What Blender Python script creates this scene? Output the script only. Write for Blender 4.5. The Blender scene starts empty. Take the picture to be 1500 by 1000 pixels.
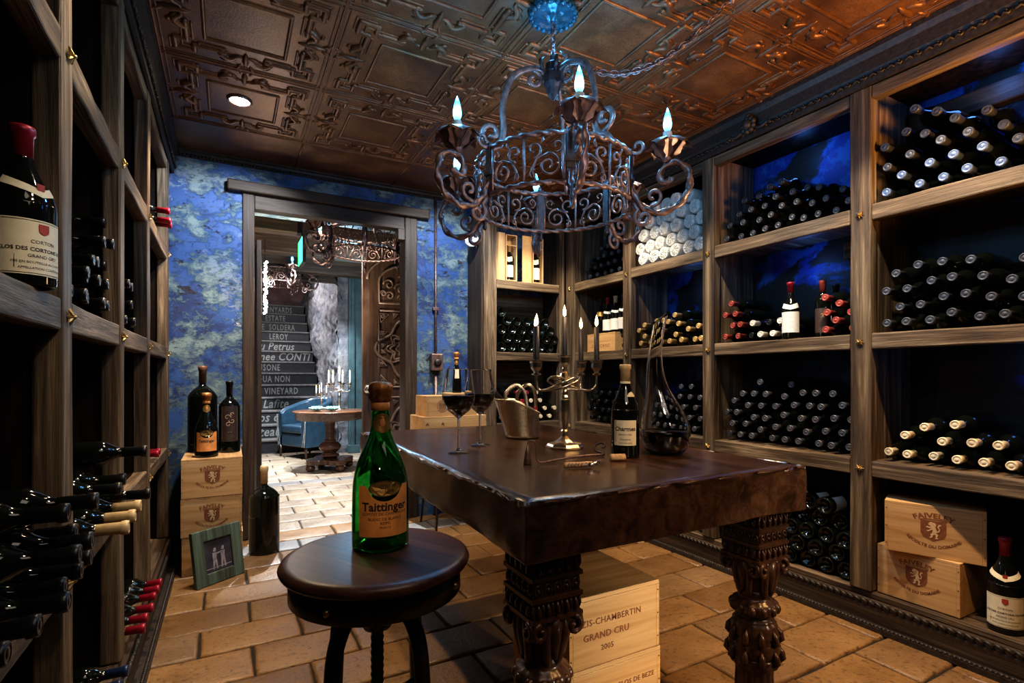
import bpy, math, random
from mathutils import Vector, Matrix, noise
random.seed(7)
COL = bpy.context.scene.collection
PI = math.pi
V = Vector

# ------------------------------------------------------------------ materials
MATS = {}
def nodes_of(name):
    m = bpy.data.materials.new(name); m.use_nodes = True
    nt = m.node_tree
    return m, nt, nt.nodes['Principled BSDF']
def setp(b, **k):
    for a, v in k.items():
        s = b.inputs[a.replace('_', ' ')]
        s.default_value = (*v, 1) if isinstance(v, tuple) and len(v) == 3 else v
def coords(nt, scale=(1, 1, 1), rot=(0, 0, 0), kind='Object'):
    tc = nt.nodes.new('ShaderNodeTexCoord'); mp = nt.nodes.new('ShaderNodeMapping')
    mp.inputs['Scale'].default_value = scale; mp.inputs['Rotation'].default_value = rot
    nt.links.new(tc.outputs[kind], mp.inputs['Vector']); return mp.outputs['Vector']
def noise_n(nt, vec, scale=5, detail=6, rough=.55, dist=0):
    n = nt.nodes.new('ShaderNodeTexNoise')
    n.inputs['Scale'].default_value = scale; n.inputs['Detail'].default_value = detail
    n.inputs['Roughness'].default_value = rough; n.inputs['Distortion'].default_value = dist
    nt.links.new(vec, n.inputs['Vector']); return n.outputs['Fac']
def ramp(nt, fac, stops):
    r = nt.nodes.new('ShaderNodeValToRGB'); e = r.color_ramp.elements
    while len(e) < len(stops): e.new(.5)
    for x, (p, c) in zip(e, stops):
        x.position = p; x.color = (*c, 1) if len(c) == 3 else c
    nt.links.new(fac, r.inputs['Fac']); return r.outputs['Color']
def mixc(nt, fac, a, b, mode='MIX'):
    m = nt.nodes.new('ShaderNodeMix'); m.data_type = 'RGBA'; m.blend_type = mode
    for s, v in ((m.inputs['Factor'], fac), (m.inputs[6], a), (m.inputs[7], b)):
        if hasattr(v, 'is_linked') or hasattr(v, 'links'): nt.links.new(v, s)
        else: s.default_value = v if isinstance(v, (int, float)) else (*v, 1)
    return m.outputs[2]
def bump(nt, b, h, strength=.3, dist=.01):
    n = nt.nodes.new('ShaderNodeBump'); n.inputs['Strength'].default_value = strength
    n.inputs['Distance'].default_value = dist
    nt.links.new(h, n.inputs['Height']); nt.links.new(n.outputs['Normal'], b.inputs['Normal'])
def plain(name, col, rough=.5, metal=0, noise_amt=.25, nscale=30, bmp=.1, **k):
    m, nt, b = nodes_of(name)
    setp(b, Base_Color=col, Roughness=rough, Metallic=metal, **k)
    v = coords(nt); f = noise_n(nt, v, nscale)
    lo = tuple(c * (1 - noise_amt) for c in col); hi = tuple(min(1, c * (1 + noise_amt)) for c in col)
    nt.links.new(ramp(nt, f, [(.3, lo), (.7, hi)]), b.inputs['Base Color'])
    if bmp: bump(nt, b, f, bmp, .003)
    MATS[name] = m; return m
def wood(name, dark, mid, light, axis='y', rough=.55, sc=1.0, bmp=.5, coat=0, spec=.35):
    m, nt, b = nodes_of(name)
    s = [22 * sc] * 3; s['xyz'.index(axis)] = 1.3 * sc
    v = coords(nt, tuple(s)); g = noise_n(nt, v, 1.0, 9, .62, .9)
    s2 = [90 * sc] * 3; s2['xyz'.index(axis)] = 3 * sc
    g2 = noise_n(nt, coords(nt, tuple(s2)), 1.0, 5, .7)
    big = noise_n(nt, coords(nt), 2.2 * sc, 4)
    c = ramp(nt, g, [(.33, dark), (.5, mid), (.72, light)])
    c = mixc(nt, ramp(nt, g2, [(.4, (0, 0, 0)), (.62, (.75,) * 3)]), mixc(nt, .5, c, dark), c)
    c = mixc(nt, ramp(nt, big, [(.35, (.55,) * 3), (.65, (0, 0, 0))]), c, mixc(nt, .55, c, dark))
    nt.links.new(c, b.inputs['Base Color'])
    if name == 'rack_shade_wood': spec = .08
    setp(b, Roughness=rough, Coat_Weight=coat, Coat_Roughness=.15)
    b.inputs['Specular IOR Level'].default_value = spec
    h = nt.nodes.new('ShaderNodeMath'); h.operation = 'ADD'
    nt.links.new(g, h.inputs[0]); nt.links.new(g2, h.inputs[1]); bump(nt, b, h.outputs[0], bmp, .004)
    MATS[name] = m; return m
def emit(name, col, strength):
    m, nt, b = nodes_of(name)
    setp(b, Base_Color=col, Emission_Color=col, Emission_Strength=strength); MATS[name] = m; return m

def emit_z(name, s):
    # frosted candle bulb: white-hot base fading to a cyan tip (by height inside the bulb)
    m, nt, b = nodes_of(name)
    g = nt.nodes.new('ShaderNodeSeparateXYZ'); tc = nt.nodes.new('ShaderNodeTexCoord'); nt.links.new(tc.outputs['Object'], g.inputs[0])
    mr = nt.nodes.new('ShaderNodeMapRange'); mr.inputs[1].default_value = .235; mr.inputs[2].default_value = .328; nt.links.new(g.outputs['Z'], mr.inputs[0])
    c = ramp(nt, mr.outputs[0], [(0, (.02, .3, 1)), (.2, (.3, .75, 1)), (.45, (.4, .85, 1)), (.68, (.03, .4, 1)), (1, (.005, .15, .8))])
    nt.links.new(c, b.inputs['Emission Color']); b.inputs['Emission Strength'].default_value = s * .085; setp(b, Base_Color=(.1, .4, .8)); MATS[name] = m
for a in 'xyz':
    wood('aged_' + a, (.03, .02, .013), (.17, .112, .066), (.46, .35, .22), a, bmp=.8)
    wood('crate_' + a, (.4, .22, .09), (.62, .4, .19), (.76, .54, .3), a, rough=.55, sc=.8, bmp=.12)
    wood('beam_' + a, (.02, .013, .009), (.07, .043, .026), (.15, .1, .062), a)
wood('table_wood', (.022, .01, .006), (.085, .04, .023), (.17, .09, .053), 'y', rough=.27, sc=.7, bmp=.3, coat=.35, spec=.5)
wood('stool_wood', (.02, .006, .004), (.17, .055, .028), (.32, .13, .065), 'y', rough=.36, sc=.7, bmp=.12, coat=0, spec=.5)
wood('door_wood', (.04, .022, .014), (.1, .056, .034), (.18, .11, .07), 'z', rough=.4, bmp=.25)
wood('door_relief', (.1, .065, .045), (.22, .15, .11), (.34, .25, .19), 'z', rough=.35, bmp=.2)
wood('green_paint_wood', (.03, .022, .015), (.11, .17, .125), (.22, .33, .25), 'z', rough=.6, sc=.8)
wood('rack_shade_wood', (.003, .002, .0015), (.012, .007, .005), (.03, .018, .012), 'z')  # near-black wood: shadow inside the rack is put into the colour
wood('round_table_wood', (.05, .02, .01), (.14, .062, .03), (.26, .13, .07), 'x', rough=.25, coat=.4)
plain('carved_wood', (.06, .028, .017), .3, 0, .4, 40, .2)
plain('cornice_wood', (.028, .022, .018), .5, 0, .6, 60, .6)
plain('glass_black', (.004, .005, .004), .06, 0, .1, 5, 0)
plain('glass_olive', (.004, .006, .004), .07, 0, .2, 5, 0)
plain('cap_black', (.012, .012, .014), .35, .2, .3, 40, .05)
plain('cap_grey', (.06, .065, .085), .48, .3, .3, 60, .1)
plain('cap_slate', (.03, .032, .042), .42, .3, .3, 60, .1)
plain('cap_bluish', (.09, .13, .24), .42, .3, .3, 60, .1)  # bluer than cap_grey, for the lowest bottles of one heap
plain('cap_brown', (.2, .09, .05), .5, .1, .3, 60, .1)
plain('cap_silver', (.1, .105, .125), .35, .5, .2, 60, .1)
plain('cap_gold', (.55, .37, .15), .38, .45, .2, 60, .1)
plain('cap_tan', (.62, .45, .24), .5, 0, .2, 60, .1)
plain('cap_cream', (.72, .6, .42), .5, 0, .15, 60, .1)
plain('cap_red', (.28, .012, .03), .35, .25, .3, 60, .1)
plain('cap_rust', (.33, .06, .045), .4, .2, .3, 60, .1)
plain('cap_white', (.75, .72, .62), .5, 0, .1, 60, .05)
plain('cap_blue', (.015, .03, .09), .3, .3, .2, 60, .05)
plain('paper_white', (.62, .6, .55), .85, 0, .18, 35, .9)
plain('label_cream', (.72, .64, .47), .7, 0, .08, 40, .05)
plain('label_white', (.68, .67, .63), .7, 0, .06, 40, .03)
plain('label_dark', (.05, .03, .025), .5, 0, .3, 40, .03)
plain('label_orange', (.82, .34, .1), .5, .05, .22, 25, .05)
plain('label_gold', (.45, .27, .08), .4, .6, .3, 25, .05)
plain('ink', (.03, .02, .015), .7, 0, .2, 40, 0)
plain('brand_ink', (.2, .07, .03), .75, 0, .3, 60, 0)
plain('brand_light', (.66, .46, .26), .7, 0, .1, 60, 0)
plain('red_ink', (.35, .04, .02), .6, 0, .2, 60, 0)
plain('gold_foil', (.5, .2, .06), .4, .45, .4, 60, .8)
plain('iron', (.19, .125, .11), .42, .6, .5, 45, .5)
plain('iron_dark', (.055, .04, .04), .42, .6, .5, 45, .5)
plain('bronze_metal', (.06, .05, .028), .33, .9, .3, 30, .15)
plain('leg_metal', (.035, .04, .045), .35, .8, .3, 30, .15)
plain('brass_star', (.5, .36, .16), .35, .9, .3, 60, .3)
plain('silver_old', (.66, .6, .5), .25, 1, .35, 35, .1)
plain('pewter', (.66, .58, .46), .3, 1, .25, 160, .3)
plain('candle_dark', (.035, .034, .045), .45, 0, .15, 30, .05)
plain('candle_sleeve', (.62, .66, .62), .5, 0, .1, 30, .2)
plain('candle_white', (.6, .6, .6), .5, 0, .1, 30, .1)
plain('cork', (.55, .36, .2), .8, 0, .35, 150, .3)
plain('steel', (.55, .55, .56), .2, 1, .1, 60, 0)
plain('black', (.004, .004, .004), .8, 0, 0, 10, 0)
plain('riser_black', (.012, .012, .014), .6, 0, .3, 20, .1)
plain('tread_grey', (.11, .1, .095), .6, 0, .4, 20, .3)
plain('chalk', (.24, .235, .22), .9, 0, .3, 90, .3)
plain('leather_blue', (.03, .065, .1), .3, 0, .25, 14, .25)
plain('leather_brown', (.03, .018, .012), .35, 0, .4, 20, .3)
plain('nail_heads', (.35, .36, .34), .35, .8, .5, 150, .8)
plain('teal_paint', (.045, .085, .095), .5, 0, .35, 9, .2)
plain('succulent', (.2, .38, .36), .5, 0, .3, 30, .1)
plain('wire_black', (.015, .013, .012), .45, .3, .2, 60, 0)
plain('dark_fill', (.003, .006, .003), .2, 0, 0, 10, 0)
plain('photo_dark', (.05, .045, .06), .4, 0, .5, 10, 0)
plain('photo_light', (.3, .28, .32), .5, 0, .3, 30, 0)
plain('grout', (.012, .009, .007), .9, 0, .5, 40, .6)
plain('brick_ceiling', (.08, .045, .038), .9, 0, .5, 14, .6)
plain('maroon_plaster', (.16, .09, .085), .9, 0, .5, 3.5, .5)
plain('dial_white', (.75, .76, .74), .3, 0, .03, 30, 0)
plain('canopy_blue', (.02, .1, .15), .15, .3, .5, 30, .5)
plain('wine_red', (.012, .001, .002), .03, 0, 0, 10, 0)
plain('pale_board', (.42, .4, .3), .8, 0, .5, 8, .4)
plain('dark_wall', (.018, .014, .012), .8, 0, .4, 6, .2)
emit('flame', (1, .62, .22), 9)
emit_z('bulb_blue', 18)
emit('bulb_far', (.35, .75, 1.0), 20)
emit('lamp_warm', (1, .85, .6), 30)
emit('exit_green', (.05, .8, .28), 2.2)
emit('lamp_white', (.9, .95, 1), 14)

def glassmat(name, col, rough=0.0, ior=1.45):
    m, nt, b = nodes_of(name)
    setp(b, Base_Color=col, Roughness=rough, IOR=ior)
    b.inputs['Transmission Weight'].default_value = 1
    n = noise_n(nt, coords(nt), 60); bump(nt, b, n, .01, .0005)
    MATS[name] = m
glassmat('clear_glass', (1, 1, 1)); glassmat('green_glass', (.12, .46, .15), .0, 1.35)

# blue peeling plaster
def mask(nt, f, t, w=.012): return ramp(nt, f, [(t - w, (0, 0, 0)), (t + w, (1, 1, 1))])
def plaster(name, deep=(.012, .03, .115), mid=(.03, .085, .25), grey=(.08, .13, .165), pale=(.17, .23, .23), bright=1.0, white=.6):
    m, nt, b = nodes_of(name); s = lambda c: tuple(q * bright for q in c)
    v = coords(nt)
    big = noise_n(nt, v, 1.6, 12, .72, .4); med = noise_n(nt, coords(nt, (1, 1, 1.5), (.3, .1, .7)), 4.5, 14, .78, .2)
    wh = noise_n(nt, coords(nt, (1, 1, .8), (.4, .2, 1)), 1.3, 12, .74, .3); fine = noise_n(nt, coords(nt, (1, 1, 2.4), (0, 0, .5)), 16, 10, .75)
    chip = noise_n(nt, coords(nt, (1, 1, 1.8), (.1, .5, .2)), 8, 12, .8)
    c = mixc(nt, mask(nt, big, .47, .03), s(deep), s(mid))
    c = mixc(nt, mask(nt, med, .5, .02), c, s(grey))
    c = mixc(nt, mask(nt, med, .57, .015), c, s(pale))
    c = mixc(nt, mask(nt, big, .6, .02), c, mixc(nt, mask(nt, fine, .5), c, s((.17, .22, .3))))
    c = mixc(nt, mask(nt, wh, white, .02), c, mixc(nt, mask(nt, fine, .49, .02), c, s((.55, .57, .58))))
    c = mixc(nt, mask(nt, chip, .415, .012), s((.028, .026, .035)), c)
    c = mixc(nt, mask(nt, fine, .38, .01), s((.03, .03, .05)), c)
    nt.links.new(c, b.inputs['Base Color']); setp(b, Roughness=.6)
    h = mixc(nt, .5, mask(nt, chip, .385, .02), mask(nt, med, .5, .03)); bump(nt, b, h, .6, .008); MATS[name] = m
def plaster_shade(name):  # rack-back plaster: near-black ground paints the deep shadow inside the bins
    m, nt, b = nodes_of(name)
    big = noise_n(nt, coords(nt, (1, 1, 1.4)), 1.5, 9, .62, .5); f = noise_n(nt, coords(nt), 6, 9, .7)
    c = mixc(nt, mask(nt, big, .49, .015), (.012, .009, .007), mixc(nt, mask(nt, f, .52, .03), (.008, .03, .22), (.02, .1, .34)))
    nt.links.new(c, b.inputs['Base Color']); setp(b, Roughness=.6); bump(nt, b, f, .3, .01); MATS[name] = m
plaster('blue_plaster'); plaster_shade('blue_plaster_shaded')
plaster('blue_beam', (.08, .13, .2), (.16, .25, .33), (.25, .34, .4), (.3, .38, .42), 1.2, .55)

def rockmat():
    m, nt, b = nodes_of('rock')
    f = noise_n(nt, coords(nt), 7, 12, .7); g = noise_n(nt, coords(nt), 2, 5)
    c = mixc(nt, .5, ramp(nt, f, [(.38, (.025, .028, .034)), (.62, (.3, .29, .3))]), ramp(nt, g, [(.35, (.1, .12, .16)), (.65, (.3, .28, .27))]))
    nt.links.new(c, b.inputs['Base Color']); setp(b, Roughness=.85); bump(nt, b, f, 1, .05); MATS['rock'] = m
rockmat()
def coppermat():
    m, nt, b = nodes_of('copper_tin')
    f = noise_n(nt, coords(nt), 3, 9, .65); g = noise_n(nt, coords(nt), 140, 3, .6)
    c = ramp(nt, f, [(.3, (.07, .03, .014)), (.5, (.17, .075, .032)), (.72, (.34, .165, .065))])
    c = mixc(nt, ramp(nt, g, [(.35, (.5,) * 3), (.5, (0, 0, 0))]), c, (.03, .014, .008))
    nt.links.new(c, b.inputs['Base Color']); setp(b, Roughness=.42, Metallic=.45)
    nt.links.new(ramp(nt, f, [(.3, (.3,) * 3), (.7, (.46,) * 3)]), b.inputs['Roughness'])
    bump(nt, b, g, .4, .0025); MATS['copper_tin'] = m
coppermat()
def tilemat(name='terracotta', a=(.14, .07, .024), b_=(.30, .165, .062), c_=(.2, .12, .06), rough=.36):
    m, nt, b = nodes_of(name)
    geo = nt.nodes.new('ShaderNodeNewGeometry')
    f = noise_n(nt, coords(nt), 5, 8, .6); g = noise_n(nt, coords(nt), 45, 6, .65)
    base = ramp(nt, geo.outputs['Random Per Island'], [(0, a), (.45, b_), (1, c_)])
    c = mixc(nt, ramp(nt, f, [(.3, (.75,) * 3), (.62, (0, 0, 0))]), base, mixc(nt, .55, base, (.09, .045, .022)))
    c = mixc(nt, ramp(nt, g, [(.33, (.85,) * 3), (.46, (0, 0, 0))]), c, (.06, .036, .02))
    pits = noise_n(nt, coords(nt), 150, 4, .7); c = mixc(nt, ramp(nt, pits, [(.34, (.7,) * 3), (.42, (0, 0, 0))]), c, (.05, .03, .018))
    nt.links.new(c, b.inputs['Base Color'])
    nt.links.new(ramp(nt, f, [(.3, (rough - .1,) * 3), (.7, (rough + .15,) * 3)]), b.inputs['Roughness'])
    h = mixc(nt, .5, f, g); bump(nt, b, h, .8, .01); MATS[name] = m
tilemat(); tilemat('hall_lit_terracotta', (.22, .17, .12), (.34, .27, .19), (.28, .23, .18), .4); tilemat('grey_tile', (.1, .1, .1), (.16, .15, .14), (.2, .19, .17), .5)  # lighter hall clay, its cool white light also put into the colour

# ------------------------------------------------------------------ geometry builder
def frames(path, closed=False):
    n = len(path); T = []
    for i in range(n):
        if closed: t = path[(i + 1) % n] - path[i - 1]
        else: t = path[min(i + 1, n - 1)] - path[max(i - 1, 0)]
        T.append(t.normalized() if t.length > 1e-9 else V((0, 0, 1)))
    u = V((0, 0, 1)).cross(T[0])
    if u.length < .05: u = V((1, 0, 0)).cross(T[0])
    u.normalize(); out = []
    for i in range(n):
        u = u - T[i] * u.dot(T[i])
        u = u.normalized() if u.length > 1e-6 else T[i].orthogonal().normalized()
        out.append((u.copy(), T[i].cross(u)))
    return out
class G:
    def __init__(s): s.v = []; s.f = []; s.sm = []
    def add(s, vs, fs, smooth=False, T=None):
        o = len(s.v)
        s.v += [tuple(T @ V(p)) if T is not None else tuple(p) for p in vs]
        s.f += [tuple(i + o for i in f) for f in fs]; s.sm += [smooth] * len(fs); return s
    def box(s, a, b, T=None):
        x0, y0, z0 = a; x1, y1, z1 = b
        return s.add([(x0, y0, z0), (x1, y0, z0), (x1, y1, z0), (x0, y1, z0), (x0, y0, z1), (x1, y0, z1), (x1, y1, z1), (x0, y1, z1)],
            [(0, 3, 2, 1), (4, 5, 6, 7), (0, 1, 5, 4), (1, 2, 6, 5), (2, 3, 7, 6), (3, 0, 4, 7)], False, T)
    def cbox(s, c, d, T=None):
        return s.box([c[i] - d[i] / 2 for i in range(3)], [c[i] + d[i] / 2 for i in range(3)], T)
    def lathe(s, prof, n=24, T=None, smooth=True, mod=None, closed=False):
        vs = []; fs = []
        m = len(prof)
        for i in range(n):
            a = 2 * PI * i / n
            for r, z in prof:
                q = mod(r, z, a) if mod else r
                vs.append((q * math.cos(a), q * math.sin(a), z))
        for i in range(n):
            j = (i + 1) % n
            for k in range(m if closed else m - 1):
                k2 = (k + 1) % m
                fs.append((i * m + k, j * m + k, j * m + k2, i * m + k2))
        s.add(vs, fs, smooth, T)
        if not closed:
            for k, rev in ((0, True), (m - 1, False)):
                if prof[k][0] > 1e-5:
                    o = len(s.v); ring = [i * m + k for i in range(n)]
                    base = o - len(vs); ring = [base + q for q in ring]
                    s.f.append(tuple(reversed(ring)) if rev else tuple(ring)); s.sm.append(False)
        return s
    def tube(s, path, r, n=8, closed=False, T=None, smooth=True, flat=None, twist=0, lobes=0, amp=.0, cap=True):
        path = [V(p) for p in path]; fr = frames(path, closed); m = len(path); vs = []; fs = []
        L = 0
        for i, p in enumerate(path):
            if i: L += (p - path[i - 1]).length
            rr = r[i] if isinstance(r, (list, tuple)) else r
            u, w = fr[i]
            for k in range(n):
                a = 2 * PI * k / n
                q = rr * (1 + amp * math.cos(lobes * a)) if lobes else rr
                b = a + twist * L
                if flat: vs.append(p + u * (math.cos(b) * rr * flat[0]) + w * (math.sin(b) * rr * flat[1]))
                else: vs.append(p + u * (math.cos(b) * q) + w * (math.sin(b) * q))
        for i in range(m if closed else m - 1):
            j = (i + 1) % m
            for k in range(n):
                k2 = (k + 1) % n
                fs.append((i * n + k, i * n + k2, j * n + k2, j * n + k))
        if not closed and cap:
            fs.append(tuple(reversed(range(n)))); fs.append(tuple((m - 1) * n + k for k in range(n)))
        return s.add(vs, fs, smooth, T)
    def prism(s, poly, z0, z1, T=None, fn=None):
        n = len(poly)
        vs = [(x, y, z0) for x, y in poly] + [(x, y, z1) for x, y in poly]
        if fn: vs = [fn(*p) for p in vs]
        fs = [tuple(reversed(range(n))), tuple(range(n, 2 * n))] + [(i, (i + 1) % n, n + (i + 1) % n, n + i) for i in range(n)]
        return s.add(vs, fs, False, T)
    def sphere(s, c, r, n=10, m=7, sc=(1, 1, 1), T=None):
        vs = [(c[0], c[1], c[2] - r * sc[2])]; fs = []
        for j in range(1, m):
            t = PI * j / m
            for i in range(n):
                a = 2 * PI * i / n
                vs.append((c[0] + r * sc[0] * math.sin(t) * math.cos(a), c[1] + r * sc[1] * math.sin(t) * math.sin(a), c[2] - r * sc[2] * math.cos(t)))
        vs.append((c[0], c[1], c[2] + r * sc[2])); e = len(vs) - 1
        for i in range(n):
            i2 = (i + 1) % n
            fs.append((0, 1 + i2, 1 + i)); fs.append((e, e - n + i, e - n + i2))
            for j in range(m - 2):
                fs.append((1 + j * n + i, 1 + j * n + i2, 1 + (j + 1) * n + i2, 1 + (j + 1) * n + i))
        return s.add(vs, fs, True, T)
    def grid(s, fn, nu, nv, smooth=True, T=None):
        vs = [fn(i / nu, j / nv) for i in range(nu + 1) for j in range(nv + 1)]
        fs = [(i * (nv + 1) + j, (i + 1) * (nv + 1) + j, (i + 1) * (nv + 1) + j + 1, i * (nv + 1) + j + 1) for i in range(nu) for j in range(nv)]
        return s.add(vs, fs, smooth, T)
    def ribbon(s, pts, w, fn, h=.0006):
        """flat stroke in 2-D, pushed through fn(x,y,z)"""
        n = len(pts); L = []; R = []
        for i in range(n):
            a = pts[max(i - 1, 0)]; b = pts[min(i + 1, n - 1)]
            dx, dy = b[0] - a[0], b[1] - a[1]; d = math.hypot(dx, dy) or 1
            ww = w[i] if isinstance(w, (list, tuple)) else w
            L.append((pts[i][0] - dy / d * ww / 2, pts[i][1] + dx / d * ww / 2)); R.append((pts[i][0] + dy / d * ww / 2, pts[i][1] - dx / d * ww / 2))
        vs = [fn(x, y, h) for x, y in L] + [fn(x, y, h) for x, y in R] + [fn(x, y, 0) for x, y in L] + [fn(x, y, 0) for x, y in R]
        fs = []
        for i in range(n - 1):
            fs.append((i + 1, i, n + i, n + i + 1)); fs.append((2 * n + i, 2 * n + i + 1, 3 * n + i + 1, 3 * n + i))
            fs.append((i, i + 1, 2 * n + i + 1, 2 * n + i)); fs.append((n + i + 1, n + i, 3 * n + i, 3 * n + i + 1))
        fs.append((0, 2 * n, 3 * n, n)); fs.append((n - 1, 2 * n - 1, 4 * n - 1, 3 * n - 1))
        return s.add(vs, fs)
    def text(s, txt, size, fn, align='CENTER', shear=0, h=.0006, space=1.0, bold=0, stretch=1.0):
        me = text_mesh(txt, size, align, shear, space, bold)
        s.add([fn(v[0] * stretch, v[1], h) for v in me[0]], me[1]); return s
TEXTS = {}
def text_mesh(txt, size, align, shear, space, bold):
    k = (txt, size, align, shear, space, bold)
    if k in TEXTS: return TEXTS[k]
    cu = bpy.data.curves.new('lettering', 'FONT'); cu.body = txt; cu.size = size
    cu.align_x = align; cu.align_y = 'CENTER'; cu.shear = shear; cu.space_character = space; cu.resolution_u = 2; cu.offset = bold
    ob = bpy.data.objects.new('lettering', cu); COL.objects.link(ob); bpy.context.view_layer.update()
    me = bpy.data.meshes.new_from_object(ob.evaluated_get(bpy.context.evaluated_depsgraph_get()))
    out = ([tuple(v.co) for v in me.vertices], [tuple(p.vertices) for p in me.polygons])
    bpy.data.objects.remove(ob); bpy.data.meshes.remove(me); bpy.data.curves.remove(cu)
    TEXTS[k] = out; return out

def obj(name, g, mat, parent=None, bevel=0, segs=2, sub=0, kind=None):
    me = bpy.data.meshes.new(name); me.from_pydata(g.v, [], g.f)
    me.polygons.foreach_set('use_smooth', g.sm); me.materials.append(MATS[mat]); me.update()
    o = bpy.data.objects.new(name, me); COL.objects.link(o)
    if parent: o.parent = parent
    if bevel:
        b = o.modifiers.new('bevel', 'BEVEL'); b.width = bevel; b.segments = segs; b.limit_method = 'ANGLE'; b.harden_normals = False
    if sub:
        b = o.modifiers.new('sub', 'SUBSURF'); b.levels = b.render_levels = sub
    if kind: o['kind'] = kind
    return o
def tag(o, label, cat, group=None, kind=None):
    o['label'] = label; o['category'] = cat
    if group: o['group'] = group
    if kind: o['kind'] = kind
    return o
def thing(name, label, cat, loc=(0, 0, 0), rz=0, group=None, rot=None):
    o = bpy.data.objects.new(name, None); COL.objects.link(o); o.empty_display_size = .05
    o.location = loc; o.rotation_euler = rot or (0, 0, rz); return tag(o, label, cat, group)
def copy_tree(o, parent=None):
    c = o.copy(); COL.objects.link(c); c.parent = parent
    for ch in list(o.children): copy_tree(ch, c)
    return c
def struct(name, g, mat, bevel=0, parent=None, sub=0):
    return obj(name, g, mat, parent, bevel, sub=sub, kind='structure')
def Tm(loc=(0, 0, 0), rx=0, ry=0, rz=0, s=1):
    return Matrix.Translation(loc) @ Matrix.Rotation(rz, 4, 'Z') @ Matrix.Rotation(ry, 4, 'Y') @ Matrix.Rotation(rx, 4, 'X') @ Matrix.Scale(s, 4)
def smooth_path(pts, k=6, closed=False):
    P = [V(p) for p in pts]; out = []; n = len(P)
    rng = range(n if closed else n - 1)
    for i in rng:
        if closed: a, b, c, d = P[i - 1], P[i], P[(i + 1) % n], P[(i + 2) % n]
        else: a, b, c, d = P[max(i - 1, 0)], P[i], P[i + 1], P[min(i + 2, n - 1)]
        for j in range(k):
            t = j / k
            out.append(.5 * ((2 * b) + (c - a) * t + (2 * a - 5 * b + 4 * c - d) * t * t + (3 * b - a - 3 * c + d) * t ** 3))
    if not closed: out.append(P[-1])
    return out
def spiral(cx, cy, r0, r1, a0, a1, n=16):
    return [(cx + (r0 + (r1 - r0) * i / n) * math.cos(a0 + (a1 - a0) * i / n), cy + (r0 + (r1 - r0) * i / n) * math.sin(a0 + (a1 - a0) * i / n)) for i in range(n + 1)]

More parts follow.
